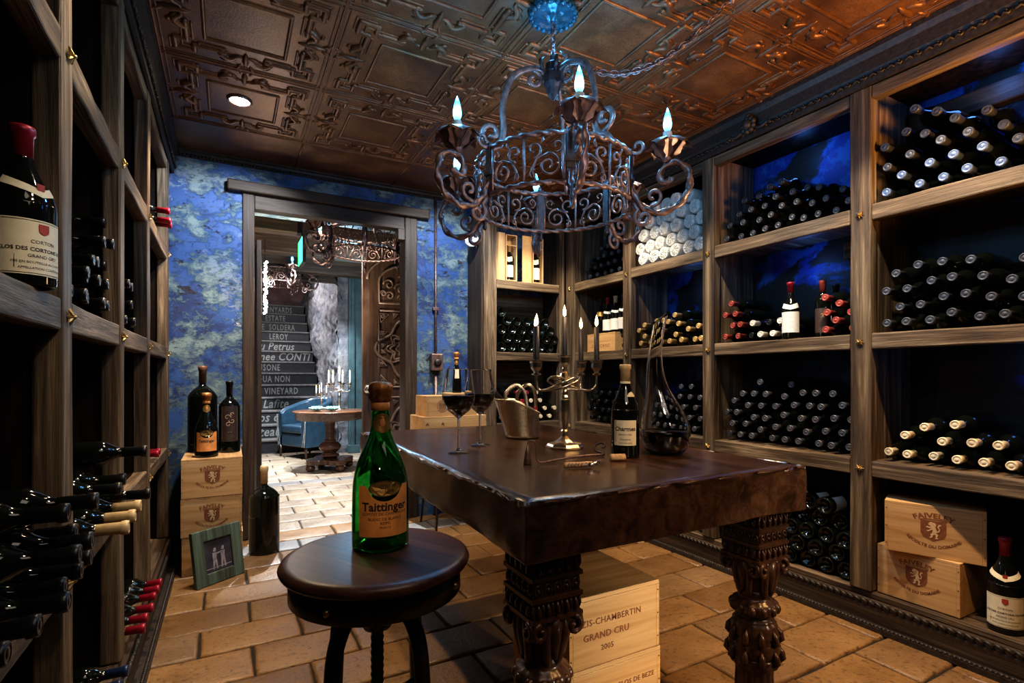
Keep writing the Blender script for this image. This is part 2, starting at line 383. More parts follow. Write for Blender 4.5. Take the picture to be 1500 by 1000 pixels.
BINS = {
 'A0': [(1.271,1.987),(1.144,1.987),(1.057,1.987),(0.966,1.987),(0.873,1.987),(0.766,1.987),(1.207,2.044),(1.102,2.062),(1.011,2.06),(0.92,2.06),(0.82,2.056),(1.271,2.104),(1.177,2.127),(1.054,2.136),(0.965,2.135),(0.866,2.13),(1.271,2.191),(1.12,2.194),(1.009,2.211),(0.913,2.205),(1.197,2.237),(1.075,2.269),(1.151,2.312)],
 'A1': [(1.272,1.389),(1.189,1.389),(1.105,1.389),(0.943,1.389),(0.859,1.389),(0.739,1.389),(1.231,1.461),(1.147,1.461),(1.024,1.412),(0.901,1.462),(0.799,1.448),(1.272,1.535),(1.189,1.535),(1.066,1.486),(0.982,1.485),(0.841,1.522),(1.231,1.609),(1.108,1.56),(1.023,1.559),(0.923,1.547),(0.754,1.519),(1.15,1.634),(1.065,1.633),(0.965,1.621),(0.798,1.595)],
 'A2': [(1.272,0.8),(1.188,0.8),(1.103,0.8),(1.012,0.8),(0.927,0.8),(0.842,0.8),(1.195,0.884),(1.057,0.871),(0.969,0.873),(0.884,0.873),(0.768,0.842),(1.122,0.926),(1.015,0.945)],
 'B0': [(2.16,1.983),(2.081,1.983),(2.001,1.983),(1.908,1.983),(1.829,1.983),(1.68,1.983),(1.602,1.983),(1.524,1.983),(2.144,2.06),(2.041,2.05),(1.954,2.046),(1.869,2.051),(1.755,2.009),(1.64,2.052),(1.561,2.051),(1.45,2.007),(2.087,2.116),(1.994,2.115),(1.915,2.115),(1.794,2.078),(1.715,2.078),(1.599,2.121),(1.485,2.077),(2.04,2.181),(1.955,2.184),(1.84,2.143),(1.754,2.148),(1.674,2.147),(1.88,2.213),(1.8,2.213)],
 'B2': [(2.161,0.797),(2.079,0.797),(2.002,0.797),(1.872,0.797),(1.794,0.797),(1.715,0.797),(1.606,0.797),(1.528,0.797),(1.45,0.797),(2.119,0.862),(2.041,0.864),(1.937,0.839),(1.833,0.864),(1.754,0.863),(1.661,0.852),(1.567,0.864),(1.488,0.863),(2.161,0.929),(2.082,0.931),(1.976,0.907),(1.898,0.907),(1.793,0.932),(1.7,0.92),(1.621,0.92),(1.527,0.932),(1.45,0.931),(2.125,0.998),(2.017,0.975),(1.937,0.976),(1.858,0.976),(1.739,0.989),(1.661,0.988),(1.582,0.988),(1.487,1.0),(2.059,1.042),(1.978,1.044),(1.897,1.044),(1.805,1.033),(1.699,1.057),(1.621,1.057),(1.542,1.056),(1.938,1.112),(1.765,1.101)],
 'B1red': [(2.159,1.516),(2.083,1.516),(2.121,1.582),(2.121,1.451),(2.046,1.45),(2.159,1.385),(2.083,1.385)],
 'B1white': [(1.97,1.451),(1.82,1.453),(1.931,1.385),(1.855,1.385)],
 'B1dark': [(1.895,1.452),(2.007,1.385)],
 'B1right': [(1.508,1.512),(1.574,1.549),(1.451,1.463),(1.574,1.473),(1.514,1.427),(1.574,1.385),(1.451,1.385)],
 'C1': [(2.837,1.513),(2.731,1.533),(2.635,1.521),(2.565,1.559),(2.91,1.48),(2.772,1.465),(2.691,1.464),(2.517,1.496),(2.37,1.47),(2.847,1.434),(2.705,1.387),(2.557,1.427),(2.448,1.456),(2.33,1.387),(2.91,1.387),(2.784,1.387),(2.626,1.387),(2.489,1.387),(2.409,1.387)],
 'C0': [(2.34,1.993),(2.443,1.993),(2.547,1.993),(2.651,1.993),(2.754,1.993),(2.857,1.993),(2.392,2.079),(2.495,2.079),(2.599,2.079),(2.702,2.079),(2.806,2.079),(2.909,2.079),(2.34,2.164),(2.443,2.164),(2.547,2.164),(2.651,2.164),(2.754,2.164),(2.857,2.164),(2.392,2.25),(2.495,2.25),(2.599,2.25),(2.702,2.25),(2.806,2.25),(2.443,2.335),(2.547,2.335),(2.651,2.335),(2.754,2.335)],
 'C2': [(2.335,0.799),(2.427,0.799),(2.519,0.799),(2.61,0.799),(2.703,0.799),(2.795,0.799),(2.887,0.799),(2.38,0.869),(2.473,0.869),(2.565,0.869),(2.657,0.869),(2.749,0.869),(2.841,0.869),(2.335,0.938),(2.427,0.938),(2.519,0.938),(2.61,0.938),(2.703,0.938),(2.795,0.938),(2.38,1.007),(2.473,1.007),(2.565,1.007),(2.657,1.007),(2.454,1.076),(2.546,1.076)],
 'D0': [(3.085,1.985),(3.174,1.985),(3.265,1.985),(3.355,1.985),(3.445,1.985),(3.535,1.985),(3.13,2.054),(3.219,2.054),(3.31,2.054),(3.4,2.054),(3.489,2.054),(3.58,2.054),(3.085,2.124),(3.174,2.124),(3.265,2.124),(3.355,2.124),(3.445,2.124),(3.535,2.124),(3.13,2.194),(3.219,2.194),(3.31,2.194),(3.4,2.194),(3.174,2.263),(3.265,2.263),(3.355,2.263)],
 'D2': [(3.085,0.799),(3.174,0.799),(3.265,0.799),(3.355,0.799),(3.445,0.799),(3.535,0.799),(3.13,0.869),(3.219,0.869),(3.31,0.869),(3.4,0.869),(3.489,0.869),(3.58,0.869),(3.085,0.939),(3.174,0.939),(3.265,0.939),(3.355,0.939),(3.445,0.939),(3.535,0.939),(3.13,1.009),(3.219,1.009),(3.31,1.009),(3.4,1.009),(3.489,1.009)],
 'B3': [(1.456,0.194),(1.552,0.194),(1.646,0.194),(1.738,0.194),(1.833,0.194),(1.927,0.194),(2.022,0.194),(2.116,0.194),(1.502,0.268),(1.596,0.268),(1.693,0.268),(1.786,0.268),(1.881,0.268),(1.972,0.268),(2.068,0.268),(2.154,0.268),(1.456,0.343),(1.553,0.343),(1.647,0.343),(1.737,0.343),(1.831,0.343),(1.927,0.343),(2.023,0.343),(1.504,0.417),(1.597,0.417),(1.692,0.417),(1.784,0.417),(1.879,0.417),(1.974,0.417),(1.56,0.492),(1.653,0.492),(1.747,0.492)],
 'C3': [(2.337,0.194),(2.431,0.194),(2.525,0.194),(2.619,0.194),(2.713,0.194),(2.807,0.194),(2.901,0.194),(2.384,0.268),(2.478,0.268),(2.572,0.268),(2.666,0.268),(2.76,0.268),(2.854,0.268)],
 'E1': [(1.986,1.39),(2.08,1.39),(2.174,1.39),(2.268,1.39),(2.362,1.39),(2.456,1.39),(2.033,1.462),(2.127,1.462),(2.221,1.462),(2.315,1.462),(2.409,1.462),(2.503,1.462),(1.986,1.534),(2.08,1.534),(2.174,1.534),(2.268,1.534),(2.362,1.534),(2.456,1.534),(2.033,1.606),(2.127,1.606),(2.221,1.606),(2.315,1.606),(2.409,1.606),(1.986,1.678)],
 'E2': [(1.985,0.799),(2.078,0.799),(2.173,0.799),(2.267,0.799),(2.36,0.799),(2.455,0.799),(2.032,0.868),(2.126,0.868),(2.219,0.868),(2.314,0.868),(2.408,0.868),(2.501,0.868),(1.985,0.936),(2.078,0.936),(2.173,0.936),(2.267,0.936),(2.36,0.936),(2.032,1.005),(2.126,1.005),(2.219,1.005),(2.314,1.005)],
 'a2': [(1.181,0.865),(1.394,0.928),(1.445,0.867),(1.354,0.859),(1.263,0.866),(1.485,0.798),(1.405,0.798),(1.303,0.798),(1.223,0.798),(1.139,0.798),(1.01,0.798)],
 'b1': [(1.885,1.454),(2.039,1.576),(2.112,1.592),(2.203,1.675),(2.003,1.511),(2.09,1.521),(2.203,1.53),(2.186,1.602),(1.853,1.386),(1.96,1.451),(2.053,1.457),(2.203,1.456),(2.128,1.457),(1.778,1.385),(1.928,1.385),(2.039,1.385),(2.115,1.385),(2.19,1.385)],
 'b2': [(2.066,0.798),(2.166,0.798)],
 'b2t': [(1.962,0.798),(1.831,0.798),(1.686,0.798)],
 'b3': [(2.09,0.19),(2.007,0.19),(1.66,0.289)],
 'c1': [(2.716,1.456),(2.616,1.438),(2.676,1.387),(2.836,1.387),(2.555,1.387),(2.756,1.387)],
 'c3': [(2.905,0.195),(2.825,0.19),(2.745,0.19),(2.665,0.19),(2.527,0.19),(2.365,0.19)],
 'd1': [(3.403,1.878),(3.403,1.798),(3.403,1.718)],
 'd2': [(3.227,0.798),(3.33,0.798)],
}
# ------------------------------------------------------------------ the room
CZ = 2.66
RX, LX, BY, WY = 2.6, -.33, 3.8, 4.1
random.seed(3)
# floor pavers: staggered rows of real clay bricks
g = G(); dec = G(); hall = G()
def paver(gg, x0, x1, y0, y1, z):
    c = .008; j = lambda: random.uniform(-.003, .003)
    n = 3
    pts = []
    w = [(x0, y0), (x1, y0), (x1, y1), (x0, y1)]; P = []
    for i in range(4):
        a, b = w[i], w[(i + 1) % 4]
        m = 5 if abs(a[0] - b[0]) > .2 else 3
        for k in range(m): P.append((a[0] + (b[0] - a[0]) * k / m + j(), a[1] + (b[1] - a[1]) * k / m + j()))
    cx, cy = (x0 + x1) / 2, (y0 + y1) / 2
    tx, ty = random.uniform(-.004, .004), random.uniform(-.006, .006)
    def ring(ins, dz): return [(p[0] + (ins if p[0] < cx else -ins), p[1] + (ins if p[1] < cy else -ins), z + dz + (p[0] - cx) * tx + (p[1] - cy) * ty) for p in P]
    vs = ring(0, -.03) + ring(0, -.009) + ring(c * .6, -.002) + ring(c * 1.7, 0) + [(cx, cy, z)]
    m = len(P); fs = []
    for r in range(3):
        for k in range(m): fs.append((r * m + k, r * m + (k + 1) % m, (r + 1) * m + (k + 1) % m, (r + 1) * m + k))
    for k in range(m): fs.append((3 * m + k, 3 * m + (k + 1) % m, 4 * m))
    gg.add(vs, fs, True)
y = -1.27; r = 0
while y < 8.6:
    h = .25
    row_y = y
    band = (3.68 < row_y + .01 < 3.9)
    if band:
        x = -.9
        while x < 3.0: paver(dec, x + .006, x + .184, row_y + .006, row_y + .21, 0); x += .19
        y += .216; r += 1; continue
    x = -.91 + (.2 if r % 2 else 0) - .2
    x1m = 3.05 if row_y < 4.1 else 3.3
    while x < x1m:
        if row_y > 5.8 and row_y < 6.05: paver(dec, x + .006, x + .394, row_y + .006, row_y + .19, 0)
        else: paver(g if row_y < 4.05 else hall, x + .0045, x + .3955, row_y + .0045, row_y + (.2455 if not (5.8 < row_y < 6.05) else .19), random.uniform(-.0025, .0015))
        x += .4
    y += .25 if not (5.8 < row_y < 6.05) else .196; r += 1
fl = G(); fl.box((-1.2, -1.3, -.06), (3.6, 8.7, -.012))
floor = struct('floor', fl, 'grout')
obj('clay_paver', g, 'terracotta', floor, kind='structure'); obj('hall_paver', hall, 'hall_lit_terracotta', floor, kind='structure'); obj('carved_paver', dec, 'grey_tile', floor, kind='structure')

# walls of the cellar
def wall(name, a, b, mat='blue_plaster'):
    return struct(name, G().box(a, b), mat)
wf = G(); wf.box((-.78, WY, 0), (.105, WY + .14, CZ)); wf.box((1.33, WY, 0), (3.12, WY + .14, CZ)); wf.box((.105, WY, 2.46), (1.33, WY + .14, CZ))
struct('wall_far', wf, 'blue_plaster')
wall('wall_right', (3.0, -1.3, 0), (3.12, WY, CZ), 'blue_plaster_shaded')
wall('wall_left', (-.9, -1.3, 0), (-.78, WY + .14, CZ), 'dark_wall')
wall('wall_behind', (-.9, -1.42, 0), (3.12, -1.3, CZ), 'dark_wall')

# stamped tin ceiling
ceil = struct('ceiling', G().box((-.9, -1.4, CZ), (3.12, WY + .14, CZ + .1)), 'copper_tin')
S = .71; X0 = .426 - S; Y0 = 3.6 - S * 7
def tile_mesh():
    t = G(); h = S / 2
    def line(pts, r, closed=True, z=0): t.tube([(x, y, z) for x, y in pts], r, 8, closed, cap=False)
    e = h - .004
    for a, b in (((-h, -e), (h, -e)), ((-h, e), (h, e)), ((-e, -h), (-e, h)), ((e, -h), (e, h))):
        line([a, b], .006, False); 
    for s_ in (-1, 1):
        line([(-h, s_ * (h - .022)), (h, s_ * (h - .022))], .0045, False); line([(s_ * (h - .022), -h), (s_ * (h - .022), h)], .0045, False)
    def step(o, q, w):   # frame whose corners step outwards
        out = []
        for sx, sy in ((1, 1), (-1, 1), (-1, -1), (1, -1)):
            c = [(o - q, w), (o - q, o - .0) , (o, o), (o, o - q), (w, o - q)] if sx * sy > 0 else [(w, o - q), (o, o - q), (o, o), (o - q, o), (o - q, w)]
            c = [(w * 0 + a[0], a[1]) for a in c]
            out += [(sx * a, sy * b) for a, b in c]
        return out
    def frame(o, q, ins, r):
        for sx, sy in ((1, 1), (-1, 1), (-1, -1), (1, -1)):
            pts = [(.085, o - ins), (o - q, o - ins), (o - q, o), (o, o), (o, o - q), (o - ins, o - q), (o - ins, .07)]
            pts = [(sx * a, sy * b) for a, b in pts]
            for a, b in zip(pts, pts[1:]): line([a, b], r, False)
            for p in pts: t.sphere((p[0], p[1], 0), r, 8, 5)
    frame(.284, .075, .048, .013); frame(.256, .066, .044, .007); frame(.304, .082, .05, .005)
    k = .165
    for a, b in (((-k, -k), (k, -k)), ((k, -k), (k, k)), ((k, k), (-k, k)), ((-k, k), (-k, -k))): line([a, b], .009, False)
    for sx in (-1, 1):
        for sy in (-1, 1): t.sphere((sx * k, sy * k, 0), .009, 8, 5)
    # acanthus sprays at the middle of each side
    for q in range(4):
        R = Matrix.Rotation(q * PI / 2, 4, 'Z')
        for sgn in (-1, 1):
            sp = [(sgn * (.012 + a * .8), .285 + b * .8, 0) for a, b in [(0, -.05), (.03, -.045), (.055, -.02), (.08, -.012), (.105, -.03), (.12, -.055), (.105, -.07), (.09, -.058)]]
            p = smooth_path(sp, 4); n = len(p)
            t.tube(p, [.006 + .012 * math.sin(PI * i / (n - 1)) for i in range(n)], 7, T=R)
            for (cx, cy, an, l) in ((.035, .262, .5, .04), (.065, .285, .2, .045), (.02, .31, 1.0, .05), (.09, .255, -.3, .03)):
                lp = [(sgn * (cx + math.cos(an) * l * i / 5), cy + math.sin(an) * l * i / 5 + .01 * math.sin(PI * i / 5), 0) for i in range(6)]
                t.tube(lp, [.003, .008, .0105, .009, .005, .001], 6, T=R)
        t.tube([(0, .205 + .018 * i, 0) for i in range(8)], [.003, .009, .014, .012, .016, .013, .008, .002], 7, T=R)
    return t
tm = tile_mesh(); first = None
for i in range(-0, 5):
    for j in range(0, 7):
        x = X0 - S / 2 + S + i * S - S / 2 + S / 2; yc = Y0 + S / 2 + j * S
        x = .426 - S / 2 + (i) * S
        if first is None: first = obj('ceiling_tile', tm, 'copper_tin', ceil, kind='structure'); o = first
        else: o = first.copy(); COL.objects.link(o)
        o.location = (x, yc, CZ)
bt = G()
for x in [.426 + S * k for k in range(0, 4)]: bt.tube([(x, 3.6, CZ), (x, 4.1, CZ)], .006, 6)
bt.tube([(-.6, 3.6, CZ), (3.0, 3.6, CZ)], .008, 6)
obj('ceiling_seam', bt, 'copper_tin', ceil, kind='structure')

# cornices and carved mouldings
def moulding(name, p0, p1, out, z0, z1, depth, mat='cornice_wood', bead=.03, carve=True):
    """fascia running p0->p1 (xy), facing 'out' (xy unit); egg and rope row along it"""
    g = G(); d = V((p1[0] - p0[0], p1[1] - p0[1], 0)); L = d.length; d.normalize(); o = V((out[0], out[1], 0)); P = V((p0[0], p0[1], 0))
    prof = [(0, z0), (depth * .35, z0), (depth * .35, z0 + (z1 - z0) * .3), (depth * .55, z0 + (z1 - z0) * .36), (depth * .6, z0 + (z1 - z0) * .7), (depth, z0 + (z1 - z0) * .85), (depth, z1), (0, z1)]
    vs = [P + o * a + V((0, 0, z)) for a, z in prof] + [P + d * L + o * a + V((0, 0, z)) for a, z in prof]
    n = len(prof)
    g.add(vs, [(i, (i + 1) % n, n + (i + 1) % n, n + i) for i in range(n)] + [tuple(range(n)), tuple(range(2 * n - 1, n - 1, -1))])
    if carve:
        k = int(L / bead)
        for i in range(k):
            c = P + d * (bead * (i + .5)) + o * (depth * .45) + V((0, 0, z0 + (z1 - z0) * .2))
            a = .9 if i % 2 else -.9
            T = Matrix.Translation(c) @ Matrix(((d.x, o.x, 0, 0), (d.y, o.y, 0, 0), (0, 0, 1, 0), (0, 0, 0, 1)))
            g.tube([(-bead * .5, 0, -.008 * a), (-bead * .2, .004, .006 * a), (bead * .15, .005, -.004 * a), (bead * .5, 0, .008 * a)], [.002, .0065, .0065, .002], 6, T=T)
            g.sphere((0, .002, .011), .0055, 6, 4, T=T)
    return struct(name, g, mat)
moulding('trim_1', (RX, -1.2), (RX, BY), (-1, 0), 2.49, CZ, .03, bead=.036)
moulding('trim_2', (LX, -1.2), (LX, 4.1), (1, 0), 2.49, CZ, .04, bead=.036)
moulding('trim_3', (-.36, WY), (1.8, WY), (0, -1), 2.61, CZ, .03, bead=.022)
moulding('trim_4', (1.8, BY), (RX, BY), (0, -1), 2.49, CZ, .03, bead=.036)
g = G()  # carved crest on the long cornice
for q in range(9):
    a = q * 2 * PI / 9; g.sphere((RX - .04, 1.93 + .035 * math.cos(a), 2.555 + .035 * math.sin(a)), .017, 7, 5)
g.sphere((RX - .045, 1.93, 2.555), .03, 8, 6); g.sphere((RX - .04, 1.93, 2.605), .016, 7, 5)
for s_ in (-1, 1): g.tube(smooth_path([(RX - .035, 1.93 + s_ * .04, 2.53), (RX - .04, 1.93 + s_ * .08, 2.515), (RX - .035, 1.93 + s_ * .12, 2.53), (RX - .035, 1.93 + s_ * .13, 2.515)], 4), .009, 6)
struct('trim_5', g, 'cornice_wood')

# ------------------------------------------------------------------ racks
TOP = [1.943, 1.347, .758]; BOT = .15
rnd = random.Random(11)
def plank(name, a, b, mat, parent, bevel=.006):
    """a board with slightly uneven edges"""
    g = G(); n = 7; ax = max(range(3), key=lambda i: b[i] - a[i]); o = [i for i in range(3) if i != ax]
    vs = []
    for i in range(n + 1):
        t = a[ax] + (b[ax] - a[ax]) * i / n
        for (p, q) in ((0, 0), (1, 0), (1, 1), (0, 1)):
            c = [0, 0, 0]; c[ax] = t
            c[o[0]] = (b if p else a)[o[0]] - (1 if p else -1) * rnd.uniform(0, .004) * (0 < i < n)
            c[o[1]] = (b if q else a)[o[1]] - (1 if q else -1) * rnd.uniform(0, .003) * (0 < i < n)
            vs.append(c)
    fs = [(0, 1, 2, 3) if ax != 1 else (3, 2, 1, 0), tuple(n * 4 + k for k in ((3, 2, 1, 0) if ax != 1 else (0, 1, 2, 3)))]
    for i in range(n):
        for k in range(4):
            f = (i * 4 + k, (i + 1) * 4 + k, (i + 1) * 4 + (k + 1) % 4, i * 4 + (k + 1) % 4)
            fs.append(f if ax != 1 else tuple(reversed(f)))
    g.add(vs, fs); return obj(name, g, mat, parent, bevel)
def star_mesh():
    g = G(); pts = []
    for i in range(16):
        a = i * PI / 8; r = .021 if i % 2 == 0 else .009
        pts.append((r * math.cos(a), r * math.sin(a)))
    vs = [(x, y, 0) for x, y in pts] + [(x * .9, y * .9, .003) for x, y in pts] + [(0, 0, .011)]
    fs = [(i, (i + 1) % 16, 16 + (i + 1) % 16, 16 + i) for i in range(16)] + [(16 + i, 16 + (i + 1) % 16, 32) for i in range(16)]
    g.add(vs, fs); g.sphere((0, 0, .009), .0055, 8, 5); return g
STAR = None
def star(parent, loc, rot):
    global STAR
    if STAR is None: STAR = obj('star_stud', star_mesh(), 'brass_star', parent); o = STAR
    else: o = STAR.copy(); COL.objects.link(o); o.parent = parent
    o.location = loc; o.rotation_euler = rot
def rack_side(sign, face, back, posts, name, label, tops, zc=2.49, ends=(0, 0)):
    """rack along Y. sign=+1: stands on +X side of the room (bins open to -X)."""
    t = thing(name, label, 'wine rack', (0, 0, 0))
    dx = .06 * sign
    for k, (y0, y1) in enumerate(posts):
        x0, x1 = sorted((face, face + dx)); plank('post', (x0, y0, BOT), (x1, y1, zc), 'aged_z', t)
        x0, x1 = sorted((face + dx, back)); w = .012
        plank('divider', (x0, y0 + w, BOT), (x1, y1 - w, zc), 'aged_z' if sign > 0 else 'rack_shade_wood', t, .003)
        for z in tops: star(t, (face - sign * .001, (y0 + y1) / 2, z - .04), (0, -sign * PI / 2, 0))
    for (a, b) in zip(posts, posts[1:]):
        ya, yb = a[1], b[0]
        for z in tops:
            x0, x1 = sorted((face + sign * .004, face + dx)); plank('rail', (x0, ya - .0, z - .075), (x1, yb, z), 'aged_y', t)
            x0, x1 = sorted((face + dx, back)); plank('shelf', (x0, ya - .012, z - .03), (x1, yb + .012, z - .002), 'aged_x' if sign > 0 else 'rack_shade_wood', t, .002)
        x0, x1 = sorted((face + sign * .004, face + dx)); plank('rail', (x0, ya, zc - .06), (x1, yb, zc), 'aged_y', t)
    y0, y1 = posts[0][0], posts[-1][1]
    x0, x1 = sorted((face + dx * .1, back)); plank('bottom_shelf', (x0, y0, BOT - .03), (x1, y1, BOT - .001), 'aged_y', t, .003)
    x0, x1 = sorted((face, back)); plank('top_board', (x0, y0, zc), (x1, y1, zc + .03), 'rack_shade_wood', t, .002)
    # base: board, carved row, foot moulding
    g = G(); x0, x1 = sorted((face - sign * .02, face + dx)); g.box((x0, y0, 0), (x1, y1, .095)); g.box((*sorted((face - sign * .008, face + dx)), y0)[:1] + (y0, .09), (max(face - sign * .008, face + dx), y1, BOT - .03))
    obj('base_board', g, 'beam_y', t, .004)
    g = G(); n = int((y1 - y0) / .03)
    for i in range(n):
        c = (face - sign * .016, y0 + .03 * (i + .5), .108)
        g.tube([(c[0], c[1] - .018, c[2] - .012), (c[0] - sign * .006, c[1] - .004, c[2] + .004), (c[0] - sign * .004, c[1] + .008, c[2] + .012), (c[0], c[1] + .018, c[2] - .004)], [.003, .008, .007, .003], 6)
    obj('carved_moulding', g, 'cornice_wood', t)
    g = G(); n = int((y1 - y0) / .016)
    x0, x1 = sorted((face - sign * .06, face)); g.box((x0, y0, 0), (x1, y1, .022))
    for i in range(n): g.sphere((face - sign * .05, y0 + .016 * (i + .5), .024), .008, 6, 4)
    obj('foot_moulding', g, 'cornice_wood', t)
    return t
rp = [(-.42, -.33), (.40, .495), (1.315, 1.41), (2.2, 2.29), (2.95, 3.04), (3.66, 3.795)]
rack_r = rack_side(1, RX, 2.99, rp, 'wine_rack', 'long weathered wooden wine rack filling the wall beyond the table', TOP)
plank('back_rail', (2.93, .495, 2.33), (2.985, 1.315, 2.43), 'beam_y', rack_r)
plank('back_rail', (2.93, 1.41, 1.78), (2.985, 1.62, 1.87), 'aged_y', rack_r)
lp = [(-.1, -.02), (.78, .86), (1.53, 1.62), (2.245, 2.325), (2.95, 3.04), (3.84, 3.92)]
lt = [1.944, 1.328, .705]
rack_l = rack_side(-1, LX, -.775, lp, 'wine_rack', 'tall dark wine rack holding the standing magnum, facing the long rack', lt)
# back rack beside the doorway
t = thing('wine_rack', 'narrow wine rack beside the doorway with bottles in open wooden boxes', 'wine rack')
rack_b = t
for x0, x1 in ((1.81, 1.93), (2.545, 2.6)):
    plank('post', (x0, BY, BOT), (x1, BY + .06, 2.49), 'aged_z', t); plank('divider', (x0 + .004, BY + .06, 0), (x1 - .004, WY, 2.49), 'beam_z', t, .003)
plank('side_board', (1.795, BY + .01, 0), (1.809, WY, 2.49), 'beam_z', t, .002)
for z in TOP:
    plank('rail', (1.93, BY + .004, z - .075), (2.545, BY + .06, z), 'aged_x', t); plank('shelf', (1.926, BY + .06, z - .03), (2.55, WY - .005, z - .002), 'aged_x', t, .002)
plank('rail', (1.93, BY + .004, 2.43), (2.545, BY + .06, 2.49), 'aged_x', t); plank('bottom_shelf', (1.93, BY, BOT - .03), (2.55, WY - .005, BOT - .001), 'aged_x', t)
plank('top_board', (1.81, BY, 2.49), (2.6, WY, 2.52), 'rack_shade_wood', t); plank('base_board', (1.81, BY - .01, 0), (2.53, BY + .05, BOT - .03), 'beam_x', t)
plank('back_panel', (1.93, WY - .03, .76), (2.545, WY - .006, 1.27), 'aged_x', t)
plank('back_panel', (1.93, WY - .03, 1.35), (2.545, WY - .006, 1.87), 'aged_x', t)

# ------------------------------------------------------------------ bottles
def bprof(r, h, kind='bordeaux', wall=0):
    n = .0135 * (r / .038) ** .42
    if kind == 'bordeaux': p = [(r * .86, .002), (r * .95, 0), (r, .005), (r, h * .60), (r * .985, h * .635), (r * .88, h * .68), (r * .6, h * .73), (n * 1.15, h * .775), (n, h * .82), (n, h * .955), (n * 1.18, h * .96), (n * 1.18, h * .985), (n * .95, h)]
    elif kind == 'burgundy': p = [(r * .86, .002), (r * .95, 0), (r, .005), (r, h * .46), (r * .97, h * .52), (r * .86, h * .59), (r * .66, h * .66), (r * .47, h * .73), (n * 1.15, h * .8), (n, h * .87), (n, h * .955), (n * 1.18, h * .96), (n * 1.18, h * .985), (n * .95, h)]
    else: p = [(r * .7, .004), (r * .94, 0), (r, .012), (r * 1.0, h * .18), (r * .985, h * .34), (r * .95, h * .42), (r * .84, h * .505), (r * .64, h * .59), (r * .45, h * .665), (r * .34, h * .74), (n * 1.25, h * .81), (n * 1.1, h * .9), (n * 1.35, h * .91), (n * 1.35, h * .93), (n * 1.1, h * .95), (n * 1.05, h)]
    return p
def refine(p, k=3):
    q = smooth_path([(a, 0, b) for a, b in p], k); zl = min(b for a, b in p); return [(max(v.x, 0), max(v.z, zl)) for v in q]
def punt(r): return [(0, r * .7), (r * .3, r * .66), (r * .6, r * .4), (r * .8, r * .08)]
def bottle_g(r, h, kind='bordeaux', n=20, smooth_k=1):
    p = bprof(r, h, kind); p = refine(p, smooth_k) if smooth_k > 1 else p
    return G().lathe([(a, b) for a, b in punt(r)] + p, n)
def cap_g(r, h, n=16, length=.2, ring=True):
    q = .0135 * (r / .038) ** .42 * 1.1
    z0 = h * (1 - length)
    p = [(q * 1.02, z0), (q * 1.04, h * .945), (q * 1.22, h * .955), (q * 1.24, h * .985), (q * 1.16, h + .001)]
    if ring: p += [(q * .9, h + .0015), (q * .86, h + .0005), (q * .5, h + .0008), (q * .42, h + .0018), (0, h + .0018)]
    else: p += [(0, h + .002)]
    return G().lathe(p, n)
def label_g(r, z0, z1, half, c=-PI / 2, n=14, top=None, eps=.0006):
    g = G(); R = r + eps
    def fn(u, v):
        a = c - half + 2 * half * u; zt = z1 if top is None else z1 + top(2 * u - 1)
        return (R * math.cos(a), R * math.sin(a), z0 + (zt - z0) * v)
    return g.grid(fn, n, 4)
def cyl(r, z, c=-PI / 2, eps=.0009, x0=0):
    return lambda x, y, h: ((r + eps) * math.cos(c + (x - x0) / r), (r + eps) * math.sin(c + (x - x0) / r), z + y)
PROTO = {}
def proto(key, r, h, kind, glass, cap, clen=.2, label=None, name='wine_bottle'):
    """master bottle; first placement uses it, later ones copy it"""
    b = obj(name, bottle_g(r, h, kind, 18), glass)
    if cap:
        c = obj('capsule', cap_g(r, h, 14, clen), cap, b)
    if label: obj('paper_label', label_g(r, h * .14, h * .44, 1.15, c=label[1]), label[0], b)
    return b
HEAP = []
def obj_multi(name, parts):
    me = bpy.data.meshes.new(name); v = []; f = []; sm = []; mi = []; ms = []
    for g, m, T in parts:
        if m not in ms: ms.append(m)
        o = len(v); v += [tuple(T @ V(p)) for p in g.v]; f += [tuple(i + o for i in q) for q in g.f]; sm += g.sm; mi += [ms.index(m)] * len(g.f)
    me.from_pydata(v, [], f); me.polygons.foreach_set('use_smooth', sm)
    for m in ms: me.materials.append(MATS[m])
    me.polygons.foreach_set('material_index', mi); me.update()
    o = bpy.data.objects.new(name, me); COL.objects.link(o); return o
def place(key, make, loc, rot, label, cat, group):
    if key not in PROTO: o = PROTO[key] = make()
    else: o = copy_tree(PROTO[key])
    o.location = loc; o.rotation_euler = rot
    return tag(o, label, cat, group)

